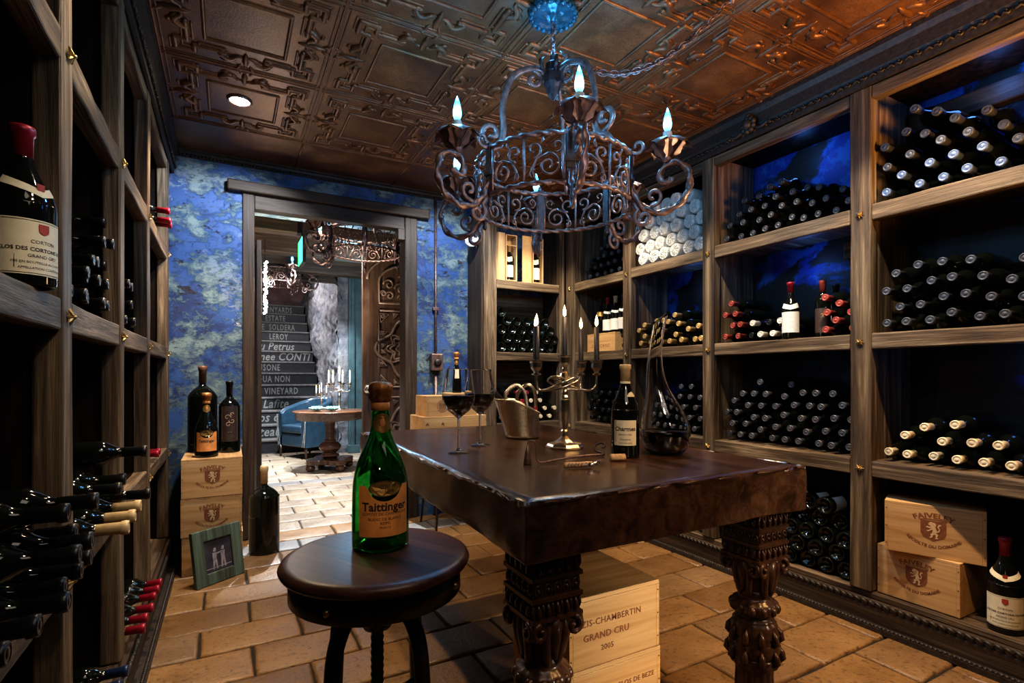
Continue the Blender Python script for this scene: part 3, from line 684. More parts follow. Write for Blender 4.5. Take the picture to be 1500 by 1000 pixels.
BR = random.Random(5)
def heap(bin_, r, h, cap, facing, neck, flip=False, pts=None):
    bg, cg = bottle_g(r, h, 'bordeaux', 14), (cap_g(r, h, 12, .16) if cap else None)
    for (a, z) in pts or BINS[bin_]:
        k = neck + BR.uniform(-.01, .01)
        if facing == 'R': T = Matrix.Translation((k, a, z + .001)) @ Matrix.Rotation(PI / 2, 4, 'Y') if flip else Matrix.Translation((k + h, a, z + .001)) @ Matrix.Rotation(-PI / 2, 4, 'Y')
        else: T = Matrix.Translation((a, k + h, z + .001)) @ Matrix.Rotation(PI / 2, 4, 'X')
        HEAP.append((bg, 'glass_black', T))
        if cg and not flip: HEAP.append((cg, cap, T))
def lay(bin_, key, r, h, cap, facing, label, group, kind='bordeaux', glass='glass_black', clen=.2, neck=None, paper=None, flip=False, jit=.02, name='wine_bottle', pts=None):
    """facing: 'R' bins opening to -X, 'L' to +X, 'B' to -Y. neck/base end stands at coordinate 'neck'"""
    pts = pts or BINS[bin_]
    for (a, z) in pts:
        k = neck + BR.uniform(-jit, jit)
        roll = BR.uniform(0, 6.28)
        if facing == 'R':
            z += .0012; loc = (k, a, z) if flip else (k + h, a, z); rot = (roll * 0, PI / 2, 0) if flip else (0, -PI / 2, 0)
        elif facing == 'L': z += .0012; loc = (k - h, a, z); rot = (0, PI / 2, 0)
        else: loc = (a, k, z) if flip else (a, k + h, z); rot = (-PI / 2, 0, 0) if flip else (PI / 2, 0, 0)
        rr = [rot[0], rot[1], rot[2]]
        mk = lambda: proto(key, r, h, kind, glass, cap, clen, paper, name)
        o = place(key, mk, loc, rr, label, 'bottle', group)
        # roll about own axis and tiny tilt
        e = Matrix.Rotation(rot[2], 3, 'Z') @ Matrix.Rotation(rot[1], 3, 'Y') @ Matrix.Rotation(rot[0], 3, 'X') @ Matrix.Rotation(roll if not paper else BR.uniform(-.5, .5), 3, 'Z')
        o.rotation_euler = e.to_euler()
W = 'long rack'
lay('A0', 'capbluish', .041, .30, 'cap_bluish', 'R', 'dark bottle with bluish capsule at the bottom of the high end-bin heap', 'bluish-capped bottles at the bottom of the end heap', neck=2.635, kind='burgundy', pts=BINS['A0'][:10])
lay('A0', 'capgrey', .041, .30, 'cap_grey', 'R', 'dark bottle with plain grey capsule high on the heap of the top end bin', 'grey-capped bottles heaped in the top end bin of the long rack', neck=2.635, kind='burgundy', pts=BINS['A0'][10:])
lay('A1', 'capgrey2', .041, .30, 'cap_grey', 'R', 'dark wine bottle with grey capsule in the long rack bin above the cream-capped bottles', 'grey-capped bottles in the bin above the cream-capped bottles', neck=2.655)
lay('A2', 'capcream', .041, .30, 'cap_cream', 'R', 'black wine bottle with cream capsule in the long rack bin above the two crates', 'cream-capped bottles above the crates in the long rack', neck=2.655, glass='glass_black')
lay('B0', 'capdark', .0385, .30, 'cap_slate', 'R', 'dark wine bottle with small grey-blue capsule in the top bin beside the end heap', 'bottles in the second top bin of the long rack', neck=2.675)
lay('B2', 'capsil', .038, .30, 'cap_silver', 'R', 'black bottle with pale round cap end in the fullest bin of the long rack', 'bottles with pale cap ends in the fullest long rack bin', neck=2.675, clen=.14)
lay('B1red', 'caprust', .037, .30, 'cap_rust', 'R', 'rust red capped bottle lying at the outer side of the white-capped bottles', 'rust red capped bottles beside the white capsules', neck=2.66)
lay('B1white', 'capwhite', .037, .30, 'cap_white', 'R', 'bottle with white capsule lying next to the standing white-labelled bottle', 'white-capped bottles lying in the mixed bin', neck=2.66, kind='burgundy')
lay('B1dark', 'capblack', .034, .29, 'cap_black', 'R', 'black-capped bottle lying among the white-capped bottles of the mixed bin', 'black-capped bottles lying in the mixed bin', neck=2.68)
lay('B1right', 'caprust3', .0362, .30, 'cap_rust', 'R', 'bottle with rust red capsule heaped behind the three standing bottles of the mixed bin', 'rust red capped bottles behind the standing three', neck=2.69)
lay('C1', 'capgold', .0385, .30, 'cap_gold', 'R', 'dark wine bottle with gold capsule lying in the long rack under the paper rolls', 'gold-capped bottles under the paper rolls', neck=2.65)
heap('C2', .038, .30, 'cap_silver', 'R', 2.69)
heap('D0', .0385, .30, 'cap_grey', 'R', 2.68)
heap('D2', .0385, .30, 'cap_black', 'R', 2.69)
lay('B3', 'punt', .041, .30, 'cap_black', 'R', 'black bottle lying base outwards in the floor-level bin of the long rack', 'bottles lying base outwards at floor level in the long rack', neck=2.66, flip=True, jit=.03, glass='glass_olive', pts=BINS['B3'][:-3])
for q, (yy, zz, xx) in enumerate([(1.557, .492, 2.64), (1.65, .494, 2.66), (1.744, .492, 2.63)]):
    place('puntlab', lambda: proto('puntlab', .0425, .30, 'bordeaux', 'glass_olive', None, .2, ('label_white', -PI / 2)), (xx, yy, zz), (0, PI / 2, 0), 'white-labelled black bottle lying base outwards on top of the floor-level heap', 'bottle', 'white-labelled bottles topping the floor-level heap')
    PROTO['puntlab'].rotation_euler = (0, PI / 2, 0)
heap('C3', .0425, .30, None, 'R', 2.66, True, BINS['C3'][:7])
lay('E1', 'punt2', .042, .245, None, 'B', 'black bottle lying base outwards in the rack beside the doorway', 'bottles lying base outwards in the doorway rack', neck=3.815, flip=True, glass='glass_olive', jit=.008)
for n_, (a, z) in enumerate(BINS['E2']):
    red = n_ in (1, 7, 9, 13, 14, 17, 18, 19)
    heap('E2', .038, .24, 'cap_red' if red else 'cap_cream', 'B', 3.815, pts=[(a, z)])
o = obj_multi('bottle_mass', HEAP); tag(o, 'small far-off bottles packed in the dim bins around the corner of the room', 'bottles', None, 'stuff')
# tissue-wrapped rolls
def roll_g():
    g = G(); rr = random.Random(2)
    def mod(r, z, a): return r * (1 + .03 * math.sin(5 * a + z * 40) + .02 * math.sin(11 * a))
    g.lathe([(.0, .004), (.006, -.002), (.014, .006), (.022, -.001), (.03, .005), (.037, .0), (.043, .004), (.0455, .012), (.046, .05), (.047, .15), (.046, .27), (.03, .285), (0, .28)], 26, mod=mod)
    for k in range(9):
        a = k * 2 * PI / 9 + .2; g.tube([(0.006 * math.cos(a), .006 * math.sin(a), -.001), (.022 * math.cos(a + .3), .022 * math.sin(a + .3), -.004), (.042 * math.cos(a + .5), .042 * math.sin(a + .5), .002)], [.001, .003, .001], 5)
    return g
for (a, z) in BINS['C0']:
    o = place('roll', lambda: obj('wrapped_bottle', roll_g(), 'paper_white'), (2.64 + BR.uniform(-.012, .012), a, z), (0, 0, 0), 'bottle rolled in crumpled white tissue paper, stacked in the long rack', 'wrapped bottle', 'bottles rolled in white tissue paper')
    e = Matrix.Rotation(PI / 2, 3, 'Y') @ Matrix.Rotation(BR.uniform(0, 6.28), 3, 'Z'); o.rotation_euler = e.to_euler()
# opposite (dark) rack
lz = lambda pts, dz: [(a, round(z + dz, 3)) for a, z in pts]
lay('a2', 'capbk', .039, .32, 'cap_black', 'L', 'black-capped bottle poking out of the dark rack below the standing magnum', 'black-capped bottles below the standing magnum', neck=-.265, pts=[(1.01, .747), (1.10, .747), (1.19, .747), (1.28, .747), (1.37, .747), (1.46, .747), (1.235, .817), (1.325, .817), (1.415, .817), (1.28, .887), (1.37, .887)], jit=.025)
lay('b1', 'capbk2', .036, .30, 'cap_black', 'L', 'dark bottle end in the dark rack bin beside the standing magnum', 'dark bottles in the bin beside the standing magnum', neck=-.355, pts=lz(BINS['b1'], -.01))
lay('b2', 'capbk', .039, .32, 'cap_black', 'L', 'black-capped bottle beside the three tan-capped bottles in the dark rack', 'black-capped bottles beside the tan capsules', neck=-.235, pts=[(2.05, .905), (2.15, .747)], jit=.004)
lay('b2t', 'captan', .039, .32, 'cap_tan', 'L', 'bottle with tan waxed neck poking out of the dark rack', 'tan-capped bottles in the dark rack', neck=-.235, pts=[(1.962, .747), (1.831, .747), (1.70, .747)], clen=.3, jit=.004)
lay('b2', 'capbk', .039, .32, 'cap_black', 'L', 'glossy black bottle lying on the tan-capped bottles in the dark rack', 'glossy bottles lying on the tan-capped ones', neck=-.3, pts=[(1.91, .815), (2.0, .827)], jit=.02)
lay('b3', 'capnavy', .037, .30, 'cap_blue', 'L', 'dark blue-capped bottle on the bottom shelf of the dark rack', 'blue-capped bottles on the bottom shelf of the dark rack', neck=-.30, pts=[(2.0, .188), (2.09, .188), (1.68, .188)])
lay('c1', 'capbk2', .037, .30, 'cap_black', 'L', 'dark bottle end in the dark rack bin beside the red-capped trio', 'dark bottle ends in the middle bin of the dark rack', neck=-.355, pts=[(2.4, 1.374), (2.49, 1.374), (2.58, 1.374), (2.67, 1.374), (2.76, 1.374), (2.445, 1.44), (2.535, 1.44), (2.625, 1.44), (2.49, 1.506), (2.58, 1.506)])
lay('c3', 'capred', .037, .30, 'cap_red', 'L', 'dark red-capped bottle on the lowest shelf of the dark rack by the floor', 'red-capped bottles lining the lowest shelf of the dark rack', neck=-.275, pts=[(2.908 - .085 * k if k < 3 else 2.91 - .1 * k, .188) for k in range(6)], jit=.008)
lay('d1', 'capred', .037, .30, 'cap_red', 'L', 'red-capped bottle on the upper shelf of the dark rack end bin', 'red-capped bottles on the upper shelf of the dark rack', neck=-.28, pts=[(3.35, 1.983), (3.44, 1.983), (3.395, 2.047)], jit=.005)
lay('d2', 'capred', .037, .30, 'cap_red', 'L', 'red-capped bottle on the lower shelf of the dark rack end bin', 'red-capped bottles on the lower shelf of the dark rack', neck=-.32, pts=[(3.25, .744), (3.34, .744)], jit=.005)
for k in range(4):
    o = copy_tree(PROTO['roll']); o.location = (-.40, 1.75 + .11 * k, 1.994); o.rotation_euler = (0, -PI / 2, 0)
    tag(o, 'white tissue-wrapped bottle on the top shelf of the dark rack', 'wrapped bottle', 'wrapped bottles on the top shelf of the dark rack')

# ------------------------------------------------------------------ wooden wine crates
def shield(w, h): 
    return [(-w / 2, h / 2), (w / 2, h / 2), (w / 2, -h * .15), (w * .4, -h * .36), (w * .2, -h * .46), (0, -h * .56), (-w * .2, -h * .46), (-w * .4, -h * .36), (-w / 2, -h * .15)]
def lion(g, k, fn):
    R = lambda pts, w: g.ribbon([(x * k, y * k) for x, y in pts], [q * k for q in w] if isinstance(w, list) else w * k, fn, .0012)
    R([(.02, -.12), (.05, -.02), (.02, .08), (-.03, .16), (-.06, .22)], [.12, .13, .13, .12, .1])     # body to mane
    R([(-.02, .27), (-.09, .26), (-.15, .22)], [.14, .13, .06])                                         # head
    R([(-.01, .3), (.05, .24), (.07, .16)], [.06, .08, .03])                                            # mane
    R([(-.04, .12), (-.12, .1), (-.19, .13), (-.22, .1)], [.06, .05, .05, .04])                         # raised paw
    R([(-.03, .06), (-.11, .0), (-.16, -.04), (-.2, -.02)], [.06, .05, .04, .04])
    R([(.02, -.12), (-.06, -.18), (-.04, -.26), (-.11, -.3)], [.1, .07, .05, .05])                      # hind legs
    R([(.05, -.12), (.12, -.18), (.09, -.26), (.14, -.31), (.06, -.32)], [.09, .07, .05, .05, .04])
    R([(.08, -.06), (.17, -.03), (.2, .07), (.15, .15), (.19, .24), (.24, .22)], [.04, .04, .03, .04, .05, .06])  # tail
def faiveley(g, g2, w, fn, cx=0, cz=0, s=1.0):
    """burnt-in mark: arched name, shield with lion, arched motto. g: dark marks, g2: pale lion"""
    R = .16 * s
    def arc(R, yc, sgn):
        def f(x, y, h):
            a = x / R; rr = R + y * sgn
            return fn(cx + rr * math.sin(a), cz + yc + sgn * (rr * math.cos(a) - R), h)
        return f
    g.text('FAIVELEY', .03 * s, arc(R, .062 * s, 1), bold=.0006, stretch=1.15)
    g.ribbon([(-.048 * s, .042 * s), (-.02 * s, .047 * s), (.02 * s, .047 * s), (.048 * s, .042 * s)], .002 * s, lambda x, y, h: fn(cx + x, cz + y, h))
    g.text('RECOLTE DU DOMAINE', .0165 * s, (lambda x, y, h: (lambda a, rr: fn(cx + rr * math.sin(a), cz + .055 * s - rr * math.cos(a), h))(x / (.125 * s), .125 * s - y)), bold=.0005, stretch=1.12)
    g.prism([(x, y) for x, y in shield(.086 * s, .082 * s)], 0, .0005, fn=lambda x, y, h: fn(cx + x, cz + y, h))
    lion(g2, .105 * s, lambda x, y, h: fn(cx + x, cz + y, h + .0002))
def crate(label, w, d, h, loc, rz, front=None, group=None, cz=None, lid_gap=True):
    """board crate, front face at local -Y (y=0), base z=0, x from -w/2..w/2"""
    t = thing('wine_crate', label, 'crate', loc, rz, group)
    th = .012; g = G()
    g.box((-w / 2 + th, 0, 0), (w / 2 - th, th, h - .013)); g.box((-w / 2 + th, d - th, 0), (w / 2 - th, d, h - .013))
    g.box((-w / 2, 0, 0), (-w / 2 + th, d, h - .013)); g.box((w / 2 - th, 0, 0), (w / 2, d, h - .013)); g.box((-w / 2 + th, th, 0), (w / 2 - th, d - th, th))
    obj('box_body', g, 'crate_x', t, .0012)
    obj('lid', G().box((-w / 2, 0, h - .0125), (w / 2, d, h)), 'crate_y' if d > w else 'crate_x', t, .0015)
    n = G()
    for sx in (-1, 1):
        for z in (h * .15, h * .5, h * .85):
            n.sphere((sx * (w / 2 - .006), -.0002, z), .0022, 6, 4)
    obj('nail', n, 'ink', t)
    if front:
        gd = G(); gl = G(); fn = lambda x, y, hh: (x, -hh - .0003, y)
        front(gd, gl, fn)
        obj('stamp_mark', gd, 'brand_ink', t)  # front marks of any sort
        if gl.v: obj('lion_emblem', gl, 'brand_light', t)
    return t
def fmark(s=1.0, cx=0, cz=.11): return lambda g, g2, fn: faiveley(g, g2, 0, fn, cx, cz, s)
for k, lab in enumerate(['lowest lion-stamped crate, partly hidden by the green picture frame', 'middle lion-stamped wooden crate of the stack beside the doorway', 'top lion-stamped wooden crate carrying three large bottles beside the doorway']):
    crate(lab, .31, .55, .2225, (-.083 + (.002, -.003, 0)[k], 3.5 - .005 * k, .2237 * k), 0, fmark(.9, 0, .115))
def face_crate(p0, p1): return math.atan2(p1[1] - p0[1], p1[0] - p0[0])
# long rack crates: face runs from (2.647,1.33) to (2.68,1.006)
rz = math.atan2(1.006 - 1.30, 2.675 - 2.64)
crate('lower lion-stamped crate in the long rack, supporting the tilted one', .31, .26, .224, (2.64, 1.152, BOT + .001), -PI / 2, fmark(.95, -.0, .12))
rz2 = math.atan2(-.315, .122)
crate('upper lion-stamped crate set askew on another in the long rack', .338, .19, .22, (2.6365, 1.088, BOT + .2255), rz2, fmark(1.0, -.0, .115))
g_text = lambda lines: (lambda g, g2, fn: [g.text(t_, s_, (lambda x, y, h, cx=cx, cz=cz: fn(cx + x, cz + y, h)), bold=.0003, space=1.08) for (t_, s_, cx, cz) in lines])
crate('lowest shallow crate under the table, below the two vineyard crates', .335, .32, .125, (.99, 1.18, 0), 0)
crate('lower vineyard crate in the pair standing under the carved table', .336, .32, .2, (.991, 1.18, .1265), 0, g_text([('CHAMBERTIN CLOS DE BEZE', .0205, .0, .125), ('GRAND CRU', .024, 0, .08), ('2005', .022, 0, .04)]))
crate('upper vineyard crate under the carved table, dark shadowed lid', .333, .32, .2, (.99, 1.182, .328), 0, g_text([('MAZIS-CHAMBERTIN', .026, -.036, .124), ('GRAND CRU', .027, -.036, .083), ('2005', .022, -.034, .046)]))
# corner bin crate carrying four standing bottles
crate('wooden crate in the corner bin carrying four standing bottles', .36, .28, .15, (2.68, 3.40, 1.3475), -PI / 2, g_text([('DAL FORNO', .04, 0, .045)]))
# stand by the far wall with two small crates
t = thing('metal_stand', 'thin-legged dark metal stand carrying pale crates by the blue wall', 'stand', (1.5, 3.77, 0))
obj('stand_top', G().lathe([(0, .60), (.16, .60), (.165, .61), (.16, .622), (0, .622)], 24), 'wire_black', t)
for sx in (-1, 1):
    for sy in (-1, 1): obj('leg', G().tube([(sx * .13, sy * .13, .605), (sx * .17, sy * .17, .0)], .009, 8), 'wire_black', t)
crate('wide pale crate with ink scribble on the thin-legged stand', .51, .3, .225, (1.49, 3.62, .6235), 0, lambda g, g2, fn: [g.ribbon([(x0 + .02 * math.sin(k * 1.9) * .6, .17 + .012 * math.cos(k * 2.7)) for k in range(9)], .0025, fn) for x0 in (-.22, -.10)])
def sealmark(g, g2, fn):
    for r_ in (.042, .03): g.ribbon([(-.08 + r_ * math.cos(k * PI / 12), .075 + r_ * math.sin(k * PI / 12)) for k in range(25)], .003, fn)
    for k in range(5): g.ribbon([(-.08 - .024, .058 + .009 * k), (-.08 + .024, .058 + .009 * k)], .003, fn)
crate('small pale crate with round stamp, atop the wide pale crate', .40, .26, .15, (1.47, 3.63, .8495), 0, sealmark)
# picture of the wine in the opposite rack: pale box standing on the upper shelf
crate('pale stamped box standing on the top shelf of the dark rack', .40, .12, .26, (-.40, 2.56, 1.9445), PI / 2, g_text([('--- ----', .05, 0, .14)]))

# ------------------------------------------------------------------ standing feature bottles
def PR(b, z):
    r, h, kind = BOTS[b.name]; p = refine(bprof(r, h, kind), 4)
    for (r0, z0), (r1, z1) in zip(p, p[1:]):
        if z0 <= z <= z1 and z1 > z0: return r0 + (r1 - r0) * (z - z0) / (z1 - z0)
    return r
BOTS = {}
def std_bottle(label, r, h, loc, kind='bordeaux', cap='cap_black', glass='glass_black', rz=0, clen=.2, name='wine_bottle', parts=None, n=32, tilt=None, group=None, cat='bottle'):
    b = obj(name, bottle_g(r, h, kind, n, 4), glass); b.location = loc; BOTS[b.name] = (r, h, kind); b.rotation_euler = tilt or (0, 0, rz)
    tag(b, label, cat, group)
    if cap: obj('capsule', cap_g(r, h, 24, clen), cap, b)
    if parts: parts(b)
    return b
CAM = lambda x, y: math.atan2(y, x) - PI / 2     # turn a bottle's front towards the viewing spot
def L_(b, r, z0, z1, half, mat, lines=(), top=None, ink='ink', name='paper_label', c=-PI / 2):
    l = obj(name, label_g(r, z0, z1, half, c, 20, top), mat, b)
    if lines:
        g = G()
        for q in lines:
            g.text(q[0], q[1], cyl(r, q[2], c, .0011), bold=q[3] if len(q) > 3 else 0, shear=q[4] if len(q) > 4 else 0, h=0)
        obj('lettering', g, ink, l)
    return l
def necklabel(b, r0, z0, r1, z1, half, mat, c=-PI / 2, vee=.0, name='neck_label'):
    g = G()
    def fn(u, v):
        s = 2 * u - 1; a = c + half * s; vv = v
        drop = vee * (1 - abs(s)) 
        z = z0 + (z1 - z0) * v - drop
        r = PR(b, z) + .0012
        return (r * math.cos(a), r * math.sin(a), z)
    g.grid(fn, 20, 3); return obj(name, g, mat, b)
def burg_label(r, h):
    def f(b):
        l = L_(b, r, h * .06, h * .40, 1.25, 'label_cream', [('CORTON', .010, h * .262), ('CLOS DES CORTONS FAIVELEY', .0102, h * .215, .0002), ('GRAND CRU', .009, h * .175), ('APPELLATION CONTROLEE', .0065, h * .10)])
        g = G(); fn = cyl(r, h * .135, -PI / 2, .0011)
        a, q = .045, .012
        g.ribbon([(-a, -q), (a, -q), (a, q), (-a, q), (-a, -q)], .0012, lambda x, y, hh: fn(x, y, hh)); g.text('MIS EN BOUTEILLE AU DOMAINE', .0068, fn)
        for z in (.07, .39): 
            f2 = cyl(r, h * z, -PI / 2, .0011); g.ribbon([(-.065 + .13 * i / 16, 0) for i in range(17)], .001, lambda x, y, hh: f2(x, y, hh))
        obj('lettering', g, 'ink', l)
        g = G(); fn = cyl(r, h * .345, -PI / 2, .0021); g.prism(shield(.018, .02), 0, .0003, fn=fn); obj('shield_emblem', g, 'red_ink', l)
        nl = necklabel(b, r * .78, h * .615, r * .62, h * .665, 1.5, 'label_cream', vee=.022)
        g = G(); rr = r * .80
        g.prism(shield(.014, .016), 0, .0003, fn=cyl(PR(b, h * .60), h * .605, -PI / 2, .003)); obj('shield_emblem', g, 'red_ink', nl)
    return f
x, y = -.366, 1.395
std_bottle('magnum with maroon capsule and cream label standing in the dark rack', .054, .322, (x, y, lt[1] + .001), 'burgundy', 'cap_red', rz=CAM(x, y) + .62, clen=.2, parts=burg_label(.054, .322))
x, y = 2.69, .872
std_bottle('maroon-capped magnum with cream label standing beside the askew crates', .055, .36, (x, y, BOT + .001), 'burgundy', 'cap_red', rz=CAM(x, y), clen=.2, parts=burg_label(.055, .36))
# mixed bin: three standing
def p_white(b): 
    L_(b, .041, .03, .14, 1.5, 'label_white', [('- -- -', .012, .11), ('---- ---', .009, .085), ('-- --', .012, .06)]); necklabel(b, .035, .165, .026, .19, 1.4, 'label_white', vee=.015)
x, y = 2.645, 1.735
std_bottle('standing bottle with white label and red capsule in the mixed bin', .041, .30, (x, y, 1.349), 'burgundy', 'cap_red', rz=CAM(x, y), parts=p_white)
x, y = 2.80, 1.655
std_bottle('slim standing bottle with brown label, just behind the white-labelled one', .036, .31, (x, y, 1.349), 'bordeaux', 'cap_rust', rz=CAM(x, y), parts=lambda b: L_(b, .036, .03, .16, 1.3, 'label_dark', [('2', .03, .12, .001)], ink='label_gold'))
x, y = 2.93, 1.658
std_bottle('dark-capped standing bottle at the back of the mixed bin', .037, .30, (x, y, 1.349), 'bordeaux', 'cap_black', rz=CAM(x, y))
for q, (yy, cap, lab, txt) in enumerate([(3.515, 'cap_black', None, 'dark unlabelled-looking bottle at the corner end of the stamped crate'), (3.42, 'cap_red', 'label_white', 'white-labelled bottle with purple-red capsule standing on the stamped crate'), (3.32, 'cap_tan', 'label_white', 'white-labelled bottle with yellow-tan capsule standing on the stamped crate'), (3.225, 'cap_blue', 'label_white', 'white-labelled bottle with navy capsule standing on the stamped crate')]):
    x = 2.77
    def pp(b, lab=lab):
        if lab: L_(b, .042, .025, .115, 1.4, lab, [('-- ---', .012, .09), ('---- --', .009, .07)]); necklabel(b, .034, .17, .026, .19, 1.2, 'label_white', vee=.012)
        else: necklabel(b, .034, .15, .024, .19, 1.0, 'label_gold')
    std_bottle(txt, .042, .30, (x, yy, 1.4985), 'burgundy', cap, rz=CAM(x, yy), parts=pp)
for q, (yy, z, s_) in enumerate([(3.12, 1.385, 'lower'), (3.15, 1.462, 'upper')]):
    b = std_bottle(s_ + ' dark bottle lying in the corner bin beside the stamped crate', .037, .3, (2.98, yy - .02 * q, z), 'bordeaux', 'cap_black'); b.rotation_euler = (0, -PI / 2, 0)
# three large bottles on the crate stack
def champ_parts(r, h, text=True, s=1.0, mat='label_orange'):
    def f(b):
        rl = r * 1.0
        def top(u): return -.028 * s * (1 - u * u) * 1.0 + .012 * s
        l = L_(b, rl, h * .10, h * .40, .95, mat, top=lambda u: -.034 * s * max(0, 1 - (u * 1.6) ** 2) ** .5)
        g = G()
        if text:
            g.text('Taittinger', .026 * s, cyl(rl, h * .275, -PI / 2, .0012), bold=.0007, h=0)
            g.text('COMTES DE CHAMPAGNE', .0088 * s, cyl(rl, h * .235, -PI / 2, .0012), h=0, shear=.2); g.text('BLANC DE BLANCS', .0085 * s, cyl(rl, h * .205, -PI / 2, .0012), h=0); g.text('REIMS', .0085 * s, cyl(rl, h * .18, -PI / 2, .0012), h=0); g.text('FRANCE', .0065 * s, cyl(rl, h * .155, -PI / 2, .0012), h=0)
        else: g.text('Taittinger', .022 * s, cyl(rl, h * .26, -PI / 2, .0012), bold=.0005, h=0)
        obj('lettering', g, 'ink', l)
        # oval cartouche
        m = G(); fn = cyl(rl, h * .385, -PI / 2, .0016)
        m.prism([(.036 * s * math.cos(k * PI / 14), .0175 * s * math.sin(k * PI / 14)) for k in range(28)], 0, .0003, fn=lambda x, y, hh: fn(x, y, 0))
        oc = obj('oval_medallion', m, 'label_gold', b)
        m = G()
        m.ribbon([(.034 * s * math.cos(k * PI / 14), .016 * s * math.sin(k * PI / 14)) for k in range(29)], .0012 * s, lambda x, y, hh: cyl(rl, h * .385, -PI / 2, .0022)(x, y, 0))
        for k, tx in ((.006, 'COMTES DE'), (-.006, 'MILLESIME')): m.text(tx, .0085 * s, cyl(rl, h * .385 + k * s, -PI / 2, .0024), h=0)
        obj('lettering', m, 'ink', oc)
    return f
def foil(b, r, h, s=1.0):
    q = .0135 * (r / .038) ** .42
    def mod(rr, z, a): return rr * (1 + .06 * math.sin(9 * a + z * 300) + .04 * math.sin(17 * a - z * 500))
    g = G().lathe([(q * 1.22, h * .885), (q * 1.32, h * .895), (q * 1.45, h * .905), (q * 1.42, h * .94), (q * 1.55, h * .95), (q * 1.58, h * .985), (q * 1.3, h * 1.005), (q * .6, h * 1.012), (0, h * 1.012)], 40, mod=mod)
    obj('wire_cage_foil', g, 'gold_foil', b)
    obj('gold_band', G().lathe([(q * 1.24, h * .835), (q * 1.27, h * .836), (q * 1.25, h * .884), (q * 1.2, h * .885)], 28), 'label_orange', b)
    g = G()
    z0, z1 = h * .70, h * .82
    def fn(u, v):
        s2 = 2 * v - 1; hw = max(0, 1 - s2 * s2) ** .5 * .95; a = -PI / 2 + (2 * u - 1) * hw
        z = z0 + (z1 - z0) * v
        rr = q * 1.27 + (r * .40 - q * 1.27) * max(0, 1 - v) ** 1.3 + .0012
        return (rr * math.cos(a), rr * math.sin(a), z)
    o = obj('neck_medallion', g.grid(fn, 12, 12), 'label_gold', b)
    m = G()
    for k in range(25): pass
    m.sphere((0, -q * 1.42, (z0 + z1) / 2), .007 * s, 8, 6, (1, .3, 1.6)); m.sphere((0, -q * 1.42, (z0 + z1) / 2 + .012 * s), .004 * s, 8, 6, (1, .4, 1))
    obj('figure_relief', m, 'label_orange', o)
zc = .2237 * 2 + .223
std_bottle('tallest dark bottle with brown capsule, at the back of the crate stack', .082, .54, (-.145, 3.83, zc), 'bordeaux', 'cap_brown', rz=0)
x, y = -.115, 3.58
b = std_bottle('bulbous champagne bottle with gold foil and orange label on the crate stack', .062, .375, (x, y, zc), 'champ', None, rz=CAM(x, y), parts=champ_parts(.062, .375, False)); foil(b, .062, .375)
def jer(b):
    l = L_(b, .06, .07, .29, .85, 'label_dark')
    g = G(); f = cyl(.06, .2, -PI / 2, .0012)
    for (cx, cz, r0, a0, a1) in ((-.012, .02, .02, 0, 5.5), (.014, .0, .018, 3, 9), (-.006, -.024, .016, 1, 7), (.012, .04, .012, 0, 5)): g.ribbon(spiral(cx, cz, r0, .003, a0, a1, 18), .003, lambda x, y, hh: f(x, y, 0))
    g.text('-- --', .014, cyl(.06, .13, -PI / 2, .0012), h=0); g.ribbon([(-.045, -.12), (.045, -.12), (.045, .08), (-.045, .08), (-.045, -.12)], .0015, lambda x, y, hh: f(x, y, 0))
    obj('lettering', g, 'brand_light', l)
x, y = .005, 3.74
std_bottle('straight tall dark bottle with black patterned label on the crate stack', .06, .445, (x, y, zc), 'bordeaux', 'cap_black', rz=CAM(x, y), parts=jer)
x, y = .205, 3.77
b = std_bottle('huge black bottle with tan wax neck standing on the floor by the doorway', .092, .555, (x, y, 0), 'bordeaux', None, n=40)
q = .0135 * (.092 / .038) ** .42
obj('wax_capsule', G().lathe([(q * 1.08, .445), (q * 1.12, .52), (q * 1.3, .53), (q * 1.32, .55), (q * 1.1, .562), (0, .563)], 28), 'cap_tan', b)
# champagne on the stool: real green glass
def hollow(r, h, kind, n=48, th=.004, k=4):
    o = refine(bprof(r, h, kind), k); i = [(max(a - th, .001), max(b, .008)) for a, b in o if b < h * .985]
    g = G().lathe([(0, r * .5), (r * .3, r * .42), (r * .55, .012)] + o + list(reversed(i)) + [(r * .5, .022), (0, r * .5 + .01)], n); return g
x, y = .307, 1.196; SZ = .76
b = obj('champagne_bottle', hollow(.0635, .372, 'champ'), 'green_glass'); b.location = (x, y, SZ); b.rotation_euler = (0, 0, CAM(x, y) + .16)
tag(b, 'green glass champagne bottle with orange label standing on the round stool', 'bottle'); champ_parts(.0635, .372)(b); foil(b, .0635, .372)
0 and obj('champagne', G().lathe([(.001, .04), (.05, .012), (.0585, .02), (.0585, .15), (.052, .18), (.036, .22), (.022, .262), (.017, .275), (0, .275)], 36), 'dark_fill', b)
# champagne on the pale crates
x, y = 1.56, 3.77
b = std_bottle('slim dark champagne bottle standing on the small pale crate', .043, .33, (x, y, 1.0005), 'champ', None, rz=CAM(x, y), parts=lambda b: necklabel(b, .034, .13, .022, .165, .55, 'label_cream')); foil(b, .043, .33, .7)
